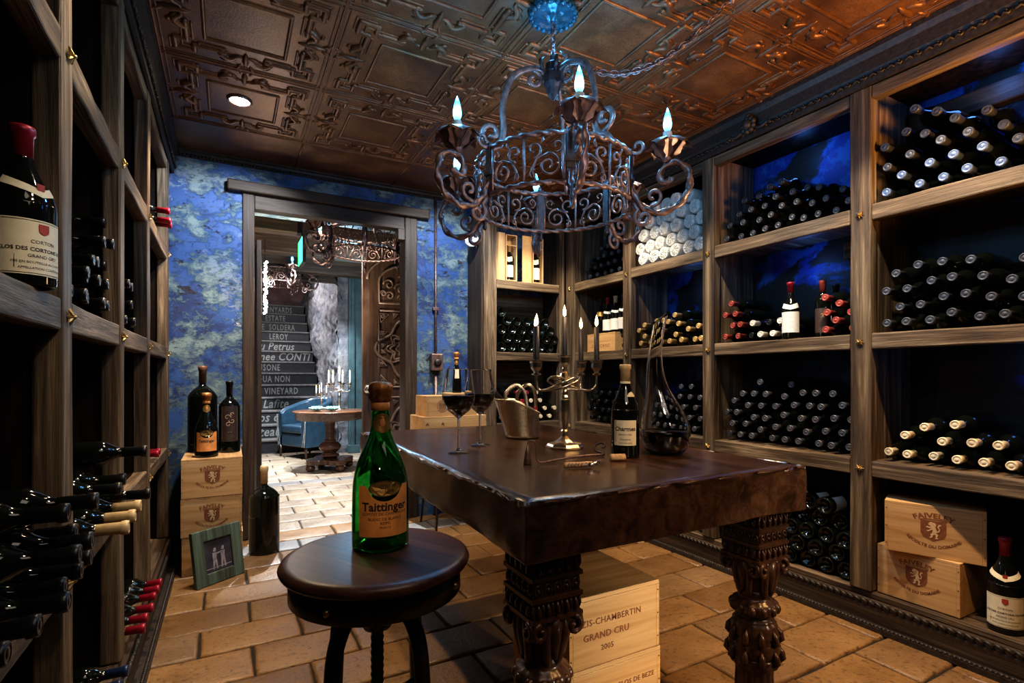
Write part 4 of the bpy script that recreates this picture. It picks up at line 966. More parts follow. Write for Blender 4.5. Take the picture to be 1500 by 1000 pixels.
# open presentation boxes in the doorway rack
for k, x0 in enumerate((2.03, 2.29)):
    s_ = 'beside the pale post' if k == 0 else 'next to the corner post'
    t = thing('wooden_bottle_box', 'upright wooden bottle box with slid-off lid, ' + ('beside the thermometer side' if k == 0 else 'nearer the corner of the room'), 'box', (x0, 3.83, 1.9445))
    g = G(); w, h, d = .105, .385, .10; th = .008
    g.box((0, 0, 0), (th, d, h)); g.box((w - th, 0, 0), (w, d, h)); g.box((th, d - th, 0), (w - th, d, h)); g.box((th, 0, 0), (w - th, d - th, th)); g.box((th, 0, h - th), (w - th, d - th, h)); g.box((th, 0, h * .76), (w - th, .005, h * .78))
    obj('box_body', g, 'crate_z', t, .001)
    lid = obj('lid', G().box((-.098, .01, 0), (-.004, .018, h + .012)), 'crate_z', t, .001)
    m = G(); fn = lambda x, y, hh: (x, .0095 - hh, y)
    for (cx, cz) in ((-.05, .31), (-.05, .16)): m.ribbon([(cx + .026 * math.cos(a * PI / 9), cz + .03 * math.sin(a * PI / 9)) for a in range(19)], .002, fn); m.ribbon([(cx + .014 * math.cos(a * PI / 9), cz + .018 * math.sin(a * PI / 9)) for a in range(19)], .002, fn)
    obj('stamp_logo', m, 'brand_light', lid)
    std_bottle('red-brown bottle with white label inside the upright wooden box ' + ('nearer the doorway' if k == 0 else 'nearer the corner'), .038, .30 if k == 0 else .31, (x0 + .0525, 3.8765, 1.9535), 'bordeaux', 'cap_gold' if k == 0 else 'cap_red', rz=CAM(x0, 3.87), parts=lambda b: (L_(b, .038, .025, .125, 1.3, 'label_cream', [('--- --', .012, .075)]), necklabel(b, .034, .16, .022, .2, .8, 'label_cream', vee=.01)))

# ------------------------------------------------------------------ the carved table
TZ = .87
t = thing('carved_table', 'massive dark table with worn thick top on four carved legs', 'table', (0, 0, 0))
def slab():
    g = G(); x0, x1, y0, y1, z0, z1 = .58, 1.60, 1.0, 2.66, .73, TZ
    nx, ny, nz = 44, 66, 8
    def nz_(p, s, a): return noise.noise(V(p) * s) * a
    def disp(x, y, z):
        ex = min(x - x0, x1 - x); ey = min(y - y0, y1 - y); e = min(ex, ey)
        top = z > z1 - 1e-4; p = (x, y, z * 2)
        if top:
            z -= .010 * math.exp(-(e / .014) ** 2) * (1 + 1.2 * noise.noise(V((x, y, 3)) * 9)) + abs(noise.noise(V((x, y, 7)) * 14)) * .014 * math.exp(-(e / .02) ** 2)
            z -= .0012 * (1 + noise.noise(V((x, y, 1)) * 5))
        if z < z0 + 1e-4 or z < z0 + .03:
            z += .012 * noise.noise(V((x, y, 9)) * 4) * (1 - min(1, (z - z0) / .03)) + .02 * (y - 1) / 1.66 * (1 - min(1, (z - z0) / .03))
        k = .006 * noise.noise(V(p) * 6) + .004 * noise.noise(V(p) * 21)
        if ex < .001: x += (k if x < 1 else -k) + (.006 * abs(noise.noise(V((x, y, 3)) * 14)) * (1 if x < 1 else -1) if z > z1 - .02 else 0)
        if ey < .001: y += (k if y < 1.5 else -k) + (.006 * abs(noise.noise(V((x, y, 3)) * 14)) * (1 if y < 1.5 else -1) if z > z1 - .02 else 0)
        return (x, y, z)
    def us(n, a, b):   # finer near the ends
        o = []
        for i in range(n + 1):
            q = i / n; q = q - .9 * math.sin(2 * PI * q) / (2 * PI); o.append(a + (b - a) * q)
        return o
    X, Y, Z = us(nx, x0, x1), us(ny, y0, y1), us(nz, z0, z1)
    idx = {}
    def vid(i, j, k):
        if (i, j, k) not in idx: idx[(i, j, k)] = len(g.v); g.v.append(disp(X[i], Y[j], Z[k]))
        return idx[(i, j, k)]
    def q(a): g.f.append(a); g.sm.append(True)
    for i in range(nx):
        for j in range(ny):
            q((vid(i, j, nz), vid(i + 1, j, nz), vid(i + 1, j + 1, nz), vid(i, j + 1, nz))); q((vid(i, j, 0), vid(i, j + 1, 0), vid(i + 1, j + 1, 0), vid(i + 1, j, 0)))
    for k in range(nz):
        for i in range(nx): q((vid(i, 0, k), vid(i + 1, 0, k), vid(i + 1, 0, k + 1), vid(i, 0, k + 1))); q((vid(i + 1, ny, k), vid(i, ny, k), vid(i, ny, k + 1), vid(i + 1, ny, k + 1)))
        for j in range(ny): q((vid(nx, j, k), vid(nx, j + 1, k), vid(nx, j + 1, k + 1), vid(nx, j, k + 1))); q((vid(0, j + 1, k), vid(0, j, k), vid(0, j, k + 1), vid(0, j + 1, k + 1)))
    return g
tt = obj('tabletop', slab(), 'table_wood', t)
LEGTOP = .75
def leg_g():
    g = G(); c = .066
    # square capital with banded rows
    g.box((-c, -c, .54), (c, c, LEGTOP)); 
    for z in (.722, .672, .622, .574): g.box((-c - .006, -c - .006, z - .005), (c + .006, c + .006, z + .005))
    for row, z in enumerate((.697, .647, .598)):
        for q in range(4):
            R = Matrix.Rotation(q * PI / 2, 4, 'Z')
            for k in range(5):
                x = -c + (k + .5) * 2 * c / 5
                if row == 1: g.tube([(x + .0095 * math.cos(a * PI / 5), -c - .002, z + .015 * math.sin(a * PI / 5) - .003) for a in range(-1, 7)], .0028, 6, T=R); g.sphere((x, -c - .002, z - .002), .006, 6, 4, T=R)
                else:
                    g.tube([(x, -c, z + .017), (x, -c - .005, z + .004), (x, -c - .005, z - .008), (x, -c, z - .017)], [.002, .006, .0075, .002], 6, T=R)
                    g.tube([(x + c / 5, -c, z + .016), (x + c / 5, -c - .003, z), (x + c / 5, -c, z - .012)], [.004, .0035, .001], 5, T=R)
    # volutes at the four corners and faces
    for q in range(4):
        R = Matrix.Rotation(q * PI / 2, 4, 'Z')
        for s_ in (-1, 1):
            sp = [(s_ * (c - .018) + s_ * 0 + s_ * .0 + (r * math.cos(a)) , -c - .004, .545 + r * math.sin(a)) for r, a in [(.024 - .0024 * i, (PI / 2 - s_ * .75 * i)) for i in range(10)]]
            g.tube(sp, [.0075] * 9 + [.005], 7, T=R)
            g.tube(smooth_path([(s_ * (c - .045), -c * .9, .57), (s_ * (c - .04), -c * .88, .53), (s_ * .018, -c * .75, .48), (s_ * .012, -.045, .45)], 3), [.006, .009, .012, .012, .012, .012, .012, .012, .01, .006], 7, T=R)
        g.tube([(0, -c * .8, .57), (0, -c * .82, .52), (0, -.055, .47)], [.02, .018, .008], 8, T=R)
    # turned and carved column
    prof = [(.052, .56), (.048, .5), (.044, .47), (.047, .462), (.05, .452), (.047, .444), (.052, .436), (.066, .425), (.069, .41), (.064, .394), (.052, .386), (.05, .38), (.058, .37), (.066, .355), (.071, .33), (.068, .315), (.073, .30), (.075, .28), (.07, .262), (.073, .25), (.071, .23), (.06, .222), (.056, .2), (.058, .15), (.054, .09), (.045, .05), (.05, .045), (.06, .04), (.066, .03), (.066, .0)]
    pr = refine(prof, 3)
    def mod(r, z, a):
        if z > .386 and z < .436: return r * (1 + .07 * abs(math.cos(7 * a)) - .03)
        if .225 < z < .375: 
            ph = 0 if z > .30 else PI / 10
            return r * (1 + .09 * abs(math.cos(5 * a + ph)) ** .7 - .04 + .03 * math.cos(z * 420))
        if .05 < z < .225: return r * (1 - .085 * abs(math.cos(7 * a)) ** 2.5 + .03)
        return r
    g.lathe(pr, 56, mod=mod)
    for k in range(12):
        a = 2 * PI * k / 12; g.sphere((.064 * math.cos(a), .064 * math.sin(a), .41), .0145, 8, 6, (1, 1, 1.15))
    for k in range(10):
        a = 2 * PI * k / 10 + .3
        for z, rr in ((.322, .069), (.262, .073)):
            T = Matrix.Rotation(a, 4, 'Z'); g.tube([(rr - .004, 0, z + .03), (rr + .006, 0, z + .012), (rr + .009, 0, z - .006), (rr + .002, 0, z - .022)], [.004, .010, .011, .003], 7, T=T); g.sphere((rr + .01, 0, z - .004), .005, 6, 4, T=T)
    for k in range(9):
        a = 2 * PI * k / 9; T = Matrix.Rotation(a, 4, 'Z'); g.tube([(.046, 0, .03), (.062, 0, .06), (.06, 0, .085), (.05, 0, .095)], [.012, .013, .009, .002], 7, T=T)
    return g
lg = leg_g(); l0 = None
for (x, y) in ((.688, 1.105), (1.495, 1.105), (.688, 2.55), (1.495, 2.55)):
    if l0 is None: l0 = obj('carved_leg', lg, 'carved_wood', t); o = l0
    else: o = l0.copy(); COL.objects.link(o)
    o.location = (x, y, 0)

# ------------------------------------------------------------------ the stool
sx, sy = .289, 1.154
t = thing('bar_stool', 'round wooden-topped stool on curved dark metal legs', 'stool', (sx, sy, 0), .5)
obj('seat', G().lathe([(0, SZ - .03), (.17, SZ - .03), (.19, SZ - .028), (.199, SZ - .022), (.203, SZ - .014), (.199, SZ - .006), (.19, SZ - .001), (.18, SZ), (0, SZ)], 64), 'stool_wood', t)
obj('seat_band', G().lathe([(.0, SZ - .082), (.178, SZ - .082), (.183, SZ - .079), (.183, SZ - .033), (.178, SZ - .0305), (0, SZ - .0305)], 64), 'bronze_metal', t)
b = G()
for k in range(4): a = k * PI / 2 + .3; b.sphere((.184 * math.cos(a), .184 * math.sin(a), SZ - .055), .008, 8, 6)
obj('bolt', b, 'brass_star', t)
obj('screw_post', G().lathe([(0, .25), (.012, .25)] + [(.0145 if i % 2 else .0125, .26 + .008 * i) for i in range(42)] + [(.045, .62), (.045, .66), (.12, .672), (.12, .679), (0, .679)], 24), 'leg_metal', t)
for k in range(4):
    T = Matrix.Rotation(k * PI / 2 + .05, 4, 'Z')
    p = smooth_path([(.02, 0, .60), (.05, 0, .645), (.085, 0, .645), (.115, 0, .60), (.128, 0, .52), (.138, 0, .35), (.155, 0, .15), (.175, 0, .012)], 5)
    obj('leg', G().tube(p, .021, 12, T=T, flat=(1.0, .5)), 'leg_metal', t)
    obj('foot_cap', G().lathe([(0, 0), (.02, 0), (.022, .006), (.018, .014), (0, .016)], 16, T=T @ Matrix.Translation((.176, 0, 0))), 'black', t)
obj('foot_ring', G().tube([(.150 * math.cos(a * PI / 24), .150 * math.sin(a * PI / 24), .24) for a in range(48)], .009, 8, True), 'leg_metal', t)
obj('cross_brace', G().tube([(-.136, 0, .42), (.136, 0, .42)], .008, 8).tube([(0, -.136, .42), (0, .136, .42)], .008, 8).lathe([(.018, .40), (.03, .405), (.03, .435), (.018, .44)], 16), 'leg_metal', t)

# ------------------------------------------------------------------ things on the table
# wine glasses
def wineglass(label, x, y):
    t = thing('wine_glass', label, 'glass', (x, y, TZ), 0, 'big-bowled red wine glasses') ; del t['group']
    k = 1.0
    o = [(.0, .0), (.036, .0), (.0375, .0015), (.03, .004), (.014, .008), (.006, .016), (.0045, .03), (.0042, .08), (.005, .118), (.01, .130), (.025, .142), (.043, .158), (.056, .182), (.0605, .205), (.059, .23), (.053, .262), (.0475, .292), (.0455, .305)]
    i = [(.0447, .305), (.0465, .292), (.052, .262), (.058, .23), (.0593, .205), (.0548, .182), (.042, .1595), (.024, .1440), (.01, .1345), (0, .133)]
    g = G().lathe(refine(o, 3) + refine(i, 3), 48)
    obj('bowl_and_stem', g, 'clear_glass', t)
    w = [(0, .1333), (.010, .1348), (.0238, .1443), (.0418, .1599), (.0545, .1823), (.0591, .2045), (.0592, .2065), (0, .2065)]
    obj('red_wine', G().lathe(w, 40), 'wine_red', t)
    return t
wineglass('nearer of the two red wine glasses, its bowl overlapping the other', .733, 1.751)
wineglass('red wine glass standing between the nearer glass and the ice bucket', .887, 1.899)
# decanter, leaning curved neck
dx, dy = 1.39, 1.39
t = thing('wine_decanter', 'glass decanter with long slanting curved neck and dark wine', 'decanter', (dx, dy, TZ), -.4996)
cl = [(0, .0), (0, .004), (0, .03), (.0, .07), (-.002, .11), (-.008, .15), (-.017, .19), (-.028, .23), (-.036, .28), (-.038, .33), (-.036, .38), (-.030, .42), (-.024, .455), (-.017, .49)]
rd = [.02, .062, .081, .087, .084, .073, .057, .043, .033, .027, .024, .023, .024, .028]
def tubepts(cl, rd, n, ins=0):
    P = smooth_path([(a, 0, b) for a, b in cl], 3); R = smooth_path([(r, 0, 0) for r in rd], 3); vs = []
    for i, p in enumerate(P):
        tlt = 0
        for k in range(n):
            a = 2 * PI * k / n; r = max(R[i].x - ins, .001)
            zz = p.z + (r * math.cos(a) * .9 * max(0, (p.z - .43) / .06) if p.z > .43 else 0)
            vs.append((p.x + r * math.cos(a), r * math.sin(a), zz))
    return vs, len(P)
n = 40; ov, m = tubepts(cl, rd, n); iv, _ = tubepts([(a, max(b, .009)) for a, b in cl], rd, n, .0022)
g = G(); g.v = ov + iv
for i in range(m - 1):
    for k in range(n):
        k2 = (k + 1) % n; g.f.append((i * n + k, i * n + k2, (i + 1) * n + k2, (i + 1) * n + k)); g.f.append((m * n + (i + 1) * n + k, m * n + (i + 1) * n + k2, m * n + i * n + k2, m * n + i * n + k))
for k in range(n): k2 = (k + 1) % n; g.f.append(((m - 1) * n + k, (m - 1) * n + k2, (2 * m - 1) * n + k2, (2 * m - 1) * n + k))
g.f.append(tuple(reversed(range(n)))); g.f.append(tuple(m * n + k for k in range(n))); g.sm = [True] * len(g.f)
obj('decanter_glass', g, 'clear_glass', t)
obj('red_wine', G().lathe([(0, .0095), (.056, .0098), (.0775, .03), (.0842, .06), (.0846, .075), (.0842, .082), (0, .082)], 40), 'wine_red', t)
# open burgundy bottle
x, y = 1.215, 1.405
def pb(b):
    r, h = .048, .318
    L_(b, r, .042, .128, .85, 'label_cream', [('Charmes', .02, .098, .0005), ('GRAND CRU', .008, .079), ('Domaine', .010, .063), ('MIS EN BOUTEILLE', .0055, .05)])
    g = G(); f = cyl(r, .09, -PI / 2, .0013)
    for k in range(9): g.ribbon(spiral(-.034, -.034 + .0088 * k, .0045, .001, k, k + 6, 10), .0014, lambda x, y, hh: f(x, y, 0))
    obj('gilt_border', g, 'label_gold', b)
    m = G(); z0, z1 = .165, .225
    def fn(u, v):
        s2 = 2 * v - 1; hw = (max(0, 1 - s2 * s2) ** .5) * .62; a = -PI / 2 + .75 + (2 * u - 1) * hw; z = z0 + (z1 - z0) * v
        rr = .0475 + (.0245 - .0475) * max(0, min(1, (z - .152) / .075)) + .0022
        return (rr * math.cos(a), rr * math.sin(a), z)
    obj('shoulder_seal', m.grid(fn, 10, 12), 'label_cream', b)
b = std_bottle('open red wine bottle with tan and gold label beside the cork', .048, .318, (x, y, TZ), 'burgundy', 'cap_tan', rz=CAM(x, y), parts=pb, clen=.19)
obj('pale_neck_band', G().lathe([(.0172, .251), (.0176, .252), (.0174, .259), (.0165, .26)], 24), 'label_cream', b)
# cork, corkscrew, snuffer
o = obj('wine_cork', G().lathe([(0, 0), (.0105, 0), (.0115, .0012), (.0115, .049), (.0105, .05), (0, .05)], 24), 'cork')
o.location = (1.10, 1.345, TZ + .0115); o.rotation_euler = (PI / 2, 0, PI / 2 - .35); tag(o, 'loose cork lying against the foot of the open red wine bottle', 'cork')
t = thing('corkscrew', 'small corkscrew with pale wooden handle lying on the table', 'corkscrew', (.93, 1.285, TZ + .010), -.22)
obj('handle', G().tube(smooth_path([(-.045, .004, 0), (-.03, .004, .001), (0, .004, 0), (.03, .004, .001), (.045, .004, 0)], 4), .0085, 12, flat=(.7, 1)), 'cork', t)
obj('screw', G().tube([(-.038 + .07 * i / 80, -.011 + .0045 * math.cos(i * .5), .002 + .0045 * math.sin(i * .5)) for i in range(81)], .0016, 6), 'steel', t)
obj('hinge_lever', G().tube([(.03, -.008, 0), (.055, 0, .002), (.066, .006, .008), (.072, .004, .002)], [.004, .006, .005, .003], 8), 'steel', t)
t = thing('candle_snuffer', 'twisted iron candle snuffer with cone end lying on the table', 'candle snuffer', (0, 0, TZ))
obj('snuffer_cone', G().lathe([(.0125, 0), (.0135, .002), (.007, .04), (.001, .066), (0, .067)], 24, T=Tm((.832, 1.425, .0))), 'iron', t)
p = smooth_path([(.832, 1.425, .064), (.836, 1.42, .074), (.848, 1.413, .073), (.853, 1.41, .06), (.855, 1.409, .02), (.862, 1.405, .007), (.89, 1.40, .005)], 5)
obj('wire_neck', G().tube(p, .0022, 8), 'iron', t)
obj('twisted_handle', G().tube([(.89 + .24 * i / 50, 1.40 + .035 * i / 50, .0055 + .004 * math.sin(i * .06)) for i in range(51)], .004, 8, lobes=2, amp=.35, twist=260), 'iron', t)
p = smooth_path([(1.13, 1.435, .006), (1.145, 1.435, .008), (1.128, 1.46, .018), (1.14, 1.475, .035), (1.158, 1.46, .042), (1.160, 1.448, .034), (1.15, 1.45, .028)], 5)
obj('hooked_end', G().tube(p, .0042, 8), 'iron_dark', t)
# ice bucket
t = thing('ice_bucket', 'hammered metal ice bucket with sloping rim and two hoop handles', 'bucket', (1.165, 2.04, TZ), -.5)
def bucket():
    g = G(); n, m = 48, 14; th = .003
    def P(a, v, ins=0):
        ca, sa = math.cos(a), math.sin(a)
        zt = .176 - .066 * max(0, ca + .15) / 1.15 - .004 * sa * sa
        z = .004 + (zt - .004) * v if not ins else .008 + (zt - .008) * v
        rx = .073 + .030 * (z / .18) - ins; ry = .062 + .014 * (z / .18) - ins
        off = -.026 * (z / .18)
        k = 1.05 if (v == 1 and not ins) else 1
        return (off + rx * ca * k, ry * sa * k, z)
    for ins in (0, th):
        o = len(g.v)
        for i in range(n):
            for j in range(m + 1): g.v.append(P(2 * PI * i / n, j / m, ins))
        for i in range(n):
            i2 = (i + 1) % n
            for j in range(m):
                f = (o + i * (m + 1) + j, o + i2 * (m + 1) + j, o + i2 * (m + 1) + j + 1, o + i * (m + 1) + j + 1)
                g.f.append(f if not ins else tuple(reversed(f))); g.sm.append(True)
        f = tuple(o + i * (m + 1) for i in range(n)); g.f.append(tuple(reversed(f)) if not ins else f); g.sm.append(False)
    O = n * (m + 1)
    for i in range(n): i2 = (i + 1) % n; g.f.append((i * (m + 1) + m, i2 * (m + 1) + m, O + i2 * (m + 1) + m, O + i * (m + 1) + m)); g.sm.append(False)
    rim = [P(2 * PI * i / n, 1, 0) for i in range(n)]; g.tube(rim, .0035, 6, True)
    return g
obj('bucket_wall', bucket(), 'pewter', t)
for s_, nm in ((-1, 0), (1, 1)):
    p = smooth_path([(-.075 + .05 * nm, s_ * .068, .165), (-.072 + .055 * nm, s_ * .066, .205), (-.03 + .055 * nm, s_ * .06, .238), (.008 + .05 * nm, s_ * .064, .205), (.018 + .045 * nm, s_ * .072, .135)], 6)
    obj('hoop_handle', G().tube(p, .009, 10, flat=(.3, 1)), 'pewter', t)
b = std_bottle('dark bottle with wide neck leaning in the ice bucket', .031, .24, (1.165 + .0346, 2.04 - .0075, TZ + .0362), 'bordeaux', 'cap_grey', tilt=(0, 0, 0))
b.rotation_euler = (Matrix.Rotation(-.5, 3, 'Z') @ V((-.16, -.02, .165)).to_track_quat('Z', 'Y').to_matrix()).to_euler()
# candelabra builder
def candelabrum(name, label, cat, loc, rz, s=1.0, arms=((0, .125), (52, .125), (160, .118), (200, .118)), mat='silver_old', lit=True, simple=False, cmat='candle_dark', group=None):
    t = thing(name, label, cat, loc, rz, group); t.scale = (s, s, s); n = 8
    prof = [(0, 0), (.074, 0), (.076, .005), (.070, .009), (.066, .016), (.042, .022), (.024, .034), (.014, .045), (.011, .058), (.014, .064), (.011, .07), (.0125, .08), (.019, .14), (.020, .185), (.014, .19), (.017, .196), (.012, .205), (.015, .215), (.010, .225), (.013, .235)]
    obj('base_and_stem', G().lathe(prof, n if not simple else 8, smooth=False), mat, t)
    top = [(.013, .235), (.02, .24), (.0225, .25), (.012, .255), (.024, .265), (.016, .29), (.009, .30), (.014, .303), (.009, .307), (.008, .312), (.020, .33), (.022, .35), (.026, .355), (.026, .359), (.014, .36), (.0, .352)]
    obj('centre_socket', G().lathe(top, 8, smooth=False), mat, t)
    def candle(x, y, z, h):
        c = obj('candle', G().lathe([(0, 0), (.0105, 0), (.0105, .01), (.0098, h), (.006, h + .001), (.004, h - .003), (0, h - .003)], 16, T=Tm((x, y, z))), cmat, t)
        obj('wick', G().tube([(x, y, z + h - .004), (x + .001, y, z + h + .005)], .0009, 5), 'black', c)
        if lit:
            obj('flame', G().lathe([(0, 0), (.0045, .005), (.0068, .013), (.0058, .024), (.0025, .037), (0, .046)], 12, T=Tm((x, y, z + h + .003))), 'flame', c)
    candle(0, 0, .352, .155)
    for a, R in arms:
        a = math.radians(a); ca, sa = math.cos(a), math.sin(a)
        b = a + 3.4
        pts = [(.018 * math.cos(b + .5), .018 * math.sin(b + .5), .266)] + [(q * math.cos(b - w_), q * math.sin(b - w_), z_) for q, w_, z_ in ((.04, .2, .276), (.058, .8, .274), (.066, 1.5, .258), (.068, 2.3, .238), (.076, 2.9, .226))] + [(.1 * ca + .008 * sa, .1 * sa - .008 * ca, .224), (R * .97 * ca, R * .97 * sa, .24), (R * ca, R * sa, .262), (R * ca, R * sa, .283)]
        ar = obj('arm', G().tube(smooth_path(pts, 5), .0042, 8), mat, t)
        obj('drip_socket', G().lathe([(.004, .278), (.016, .283), (.017, .287), (.007, .292), (.012, .298), (.021, .312), (.022, .33), (.0255, .335), (.0255, .339), (.0125, .34), (0, .334)], 8, smooth=False, T=Tm((R * ca, R * sa, 0))), mat, ar)
        candle(R * ca, R * sa, .334, .135 if not simple else .12)
    return t
cand = candelabrum('candelabrum', 'old silver candelabrum with five lit dark candles on the carved table', 'candelabrum', (1.152, 1.686, TZ), -.4996)

# ------------------------------------------------------------------ chandeliers
def chandelier(label, bulb='bulb_blue'):
    t = thing('iron_chandelier', label, 'chandelier', (0, 0, 0)); R = .316
    for z, nm in ((.175, 'top_rope_ring'), (.0, 'bottom_rope_ring')):
        obj(nm, G().tube([(R * math.cos(a * PI / 90), R * math.sin(a * PI / 90), z) for a in range(180)], .0095 if z else .0085, 12, True, lobes=2, amp=.28, twist=60), 'iron', t)
    W = 2 * PI * R / 6 - .03
    for k in range(6):
        ac = k * PI / 3 + PI / 6
        def fn(p): a = ac + p[0] / R; return (R * math.cos(a), R * math.sin(a), p[1])
        pg = G()
        def sc(pts, w=.0052): pg.tube([fn(p) for p in pts], w, 6, flat=(1.25, .85))
        for s_ in (-1, 1):
            for s2 in (-1, 1):
                c = (s_ * W * .27, .088 + s2 * .0)
            sc([(s_ * x, z) for x, z in spiral(W * .30, .060, .044, .008, PI * .5, -PI * 2.3, 26)])
            sc([(s_ * x, z) for x, z in spiral(W * .12, .118, .032, .006, -PI * .5, PI * 1.6, 18)])
            sc([(s_ * x, z) for x, z in spiral(W * .40, .130, .024, .005, -PI * .6, PI * 1.4, 16)], .0036)
            sc([(s_ * x, z) for x, z in [(W * .14, .01), (W * .1, .05), (W * .16, .085), (W * .30, .104)]])
            sc([(s_ * x, z) for x, z in spiral(W * .12, .03, .018, .004, PI * .4, PI * 2.2, 12)], .0036)
            pg.tube([fn((s_ * W * .2, .135)), fn((s_ * W * .235, .155)), fn((s_ * W * .22, .17))], [.003, .006, .001], 5)
            pg.tube([fn((s_ * W * .49, .0)), fn((s_ * W * .49, .175))], .004, 6)
        sc([(0, .0), (0, .07), (0, .175)], .004)
        obj('scroll_panel', pg, 'iron', t)
        a = k * PI / 3; T = Matrix.Rotation(a, 4, 'Z')
        obj('upright_band', G().box((R - .006, -.014, -.012), (R + .009, .014, .192), T).box((R + .008, -.022, .07), (R + .013, .022, .09), T).lathe([(0, -.05), (.008, -.044), (.011, -.034), (.005, -.024), (.009, -.016), (.009, -.010), (0, -.010)], 10, T=T @ Matrix.Translation((R, 0, 0))), 'iron_dark', t)
        pts = [(.322, 0, .045), (.35, 0, -.015), (.40, 0, -.058), (.455, 0, -.062), (.512, 0, -.03), (.538, 0, .03), (.53, 0, .085), (.492, 0, .118), (.452, 0, .112), (.43, 0, .078), (.44, 0, .048), (.465, 0, .045), (.475, 0, .062)]
        ar = obj('arm', G().tube(smooth_path(pts, 5), .0115, 10, T=T, lobes=2, amp=.3, twist=45), 'iron', t)
        g = G(); SS = lambda gg: obj('small_scroll', gg, 'iron', ar)
        G_ = G; g0 = G().tube([(.335 + x, 0, z) for x, z in [(.05, -.045)] + spiral(.07, -.0, .035, .006, -PI * .5, PI * 1.6, 16)], .0055, 7, T=T, flat=(1, 1.4))
        SS(g0); g0 = G().tube([(x, 0, z) for x, z in [(.322, -.005)] + spiral(.37, -.075, .038, .007, PI * .7, PI * 3.0, 18)], .006, 7, T=T, flat=(1, 1.4))
        SS(g0); g0 = G().tube([(x, 0, z) for x, z in [(.318, .18)] + spiral(.345, .2, .03, .006, -PI * .8, PI * 1.2, 16)], .006, 7, T=T, flat=(1, 1.4))
        SS(g0)
        g = G(); lr = random.Random(k)
        for q in range(6):
            b = q * PI / 3 + .2
            def lf(u, v):
                s_ = 2 * v - 1; w = .040 * math.sin(PI * min(1, u * .95 + .06)) ** .7 * (1 + .2 * math.cos(u * 24))
                rr = .01 + .068 * u ** .9 + .03 * max(0, u - .6); zz = .0 + .088 * u - .03 * max(0, u - .7) * 6 * u + .012 * (1 - abs(s_)) 
                x, y = rr * 1.0, s_ * w
                return (x * math.cos(b) - y * math.sin(b), x * math.sin(b) + y * math.cos(b), zz + .006 * abs(s_))
            g.grid(lf, 9, 4, T=T @ Matrix.Translation((.457, 0, .125)))
        g.lathe([(0, .0), (.012, .0), (.02, .012), (.016, .03), (0, .03)], 12, T=T @ Matrix.Translation((.457, 0, .12)))
        cup = obj('leaf_cup', g, 'iron', ar)
        sl = obj('candle_sleeve', G().lathe([(0, .14), (.016, .14), (.0175, .17), (.016, .20), (.018, .215), (.0165, .235), (.012, .237), (0, .237)], 16, T=T @ Matrix.Translation((.457, 0, 0)), mod=lambda r, z, a: r * (1 + .06 * math.cos(3 * a + z * 60))), 'candle_sleeve', ar)
        obj('bulb', G().lathe([(0, .235), (.008, .236), (.0155, .255), (.0165, .268), (.012, .295), (.005, .318), (0, .328)], 16, T=T @ Matrix.Translation((.457, 0, 0))), bulb, ar)
    for k in range(3):
        T = Matrix.Rotation(k * 2 * PI / 3 + .65, 4, 'Z')
        h = obj('hanger_bar', G().tube(smooth_path([(.305, 0, .17), (.27, 0, .22), (.225, 0, .25), (.21, 0, .32), (.215, 0, .40), (.19, 0, .50), (.15, 0, .55), (.08, 0, .575), (.02, 0, .565)], 5), .0085, 8, T=T, flat=(1, 1.6)), 'iron', t)
        g = G(); g.tube([(x, 0, z) for x, z in [(.25, .235)] + spiral(.26, .29, .045, .008, -PI * .4, PI * 1.7, 20)], .0075, 8, T=T, flat=(1, 1.5))
        obj('small_scroll', g, 'iron', h); g = G(); g.tube([(x, 0, z) for x, z in spiral(.085, .53, .04, .008, PI * .5, PI * 2.6, 18)], .006, 8, T=T, flat=(1, 1.5)); obj('small_scroll', g, 'iron', h)
    obj('hub', G().lathe([(0, .45), (.01, .46), (.022, .475), (.03, .5), (.04, .52), (.042, .56), (.03, .58), (.034, .6), (.016, .615), (.012, .64), (0, .645)], 10, smooth=False), 'iron_dark', t)
    g = G()
    for k in range(6): a = k * PI / 3; g.tube([(.03 * math.cos(a), .03 * math.sin(a), .55), (.06 * math.cos(a), .06 * math.sin(a), .57), (.068 * math.cos(a), .068 * math.sin(a), .60), (.05 * math.cos(a), .05 * math.sin(a), .615)], [.004, .009, .007, .002], 6)
    obj('hub_leaves', g, 'iron_dark', t)
    return t
def link(g, c, d, L=.034, w=.011, r=.003, roll=0):
    d = V(d).normalized(); u = d.orthogonal().normalized(); u = Matrix.Rotation(roll, 3, d) @ u; c = V(c)
    pts = []
    for k in range(14):
        a = 2 * PI * k / 14; pts.append(c + d * (math.cos(a) * L / 2) + u * (math.sin(a) * w))
    g.tube(pts, r, 6, True)
CX, CY = 1.18, 1.81; CZ0 = 1.835
ch = chandelier('large wrought iron chandelier with six blue-lit bulbs hanging over the table')
ch.location = (CX, CY, CZ0); ch.rotation_euler = (0, 0, math.radians(247.6))
g = G()
for k in range(7): link(g, (0, 0, .65 + k * .024), (0, 0, 1), roll=k * PI / 2)
obj('hanging_chain', g, 'iron', ch)
g = G().lathe([(0, .775), (.02, .775), (.028, .79), (.06, .797), (.085, .80), (.1, .808), (.105, .824), (0, .8245)], 40, mod=lambda r, z, a: r * (1 + .05 * math.cos(14 * a)))
for k in range(22): a = k * PI / 11; g.sphere((.092 * math.cos(a), .092 * math.sin(a), .803), .013, 8, 5)
obj('ceiling_rose', g, 'canopy_blue', ch)
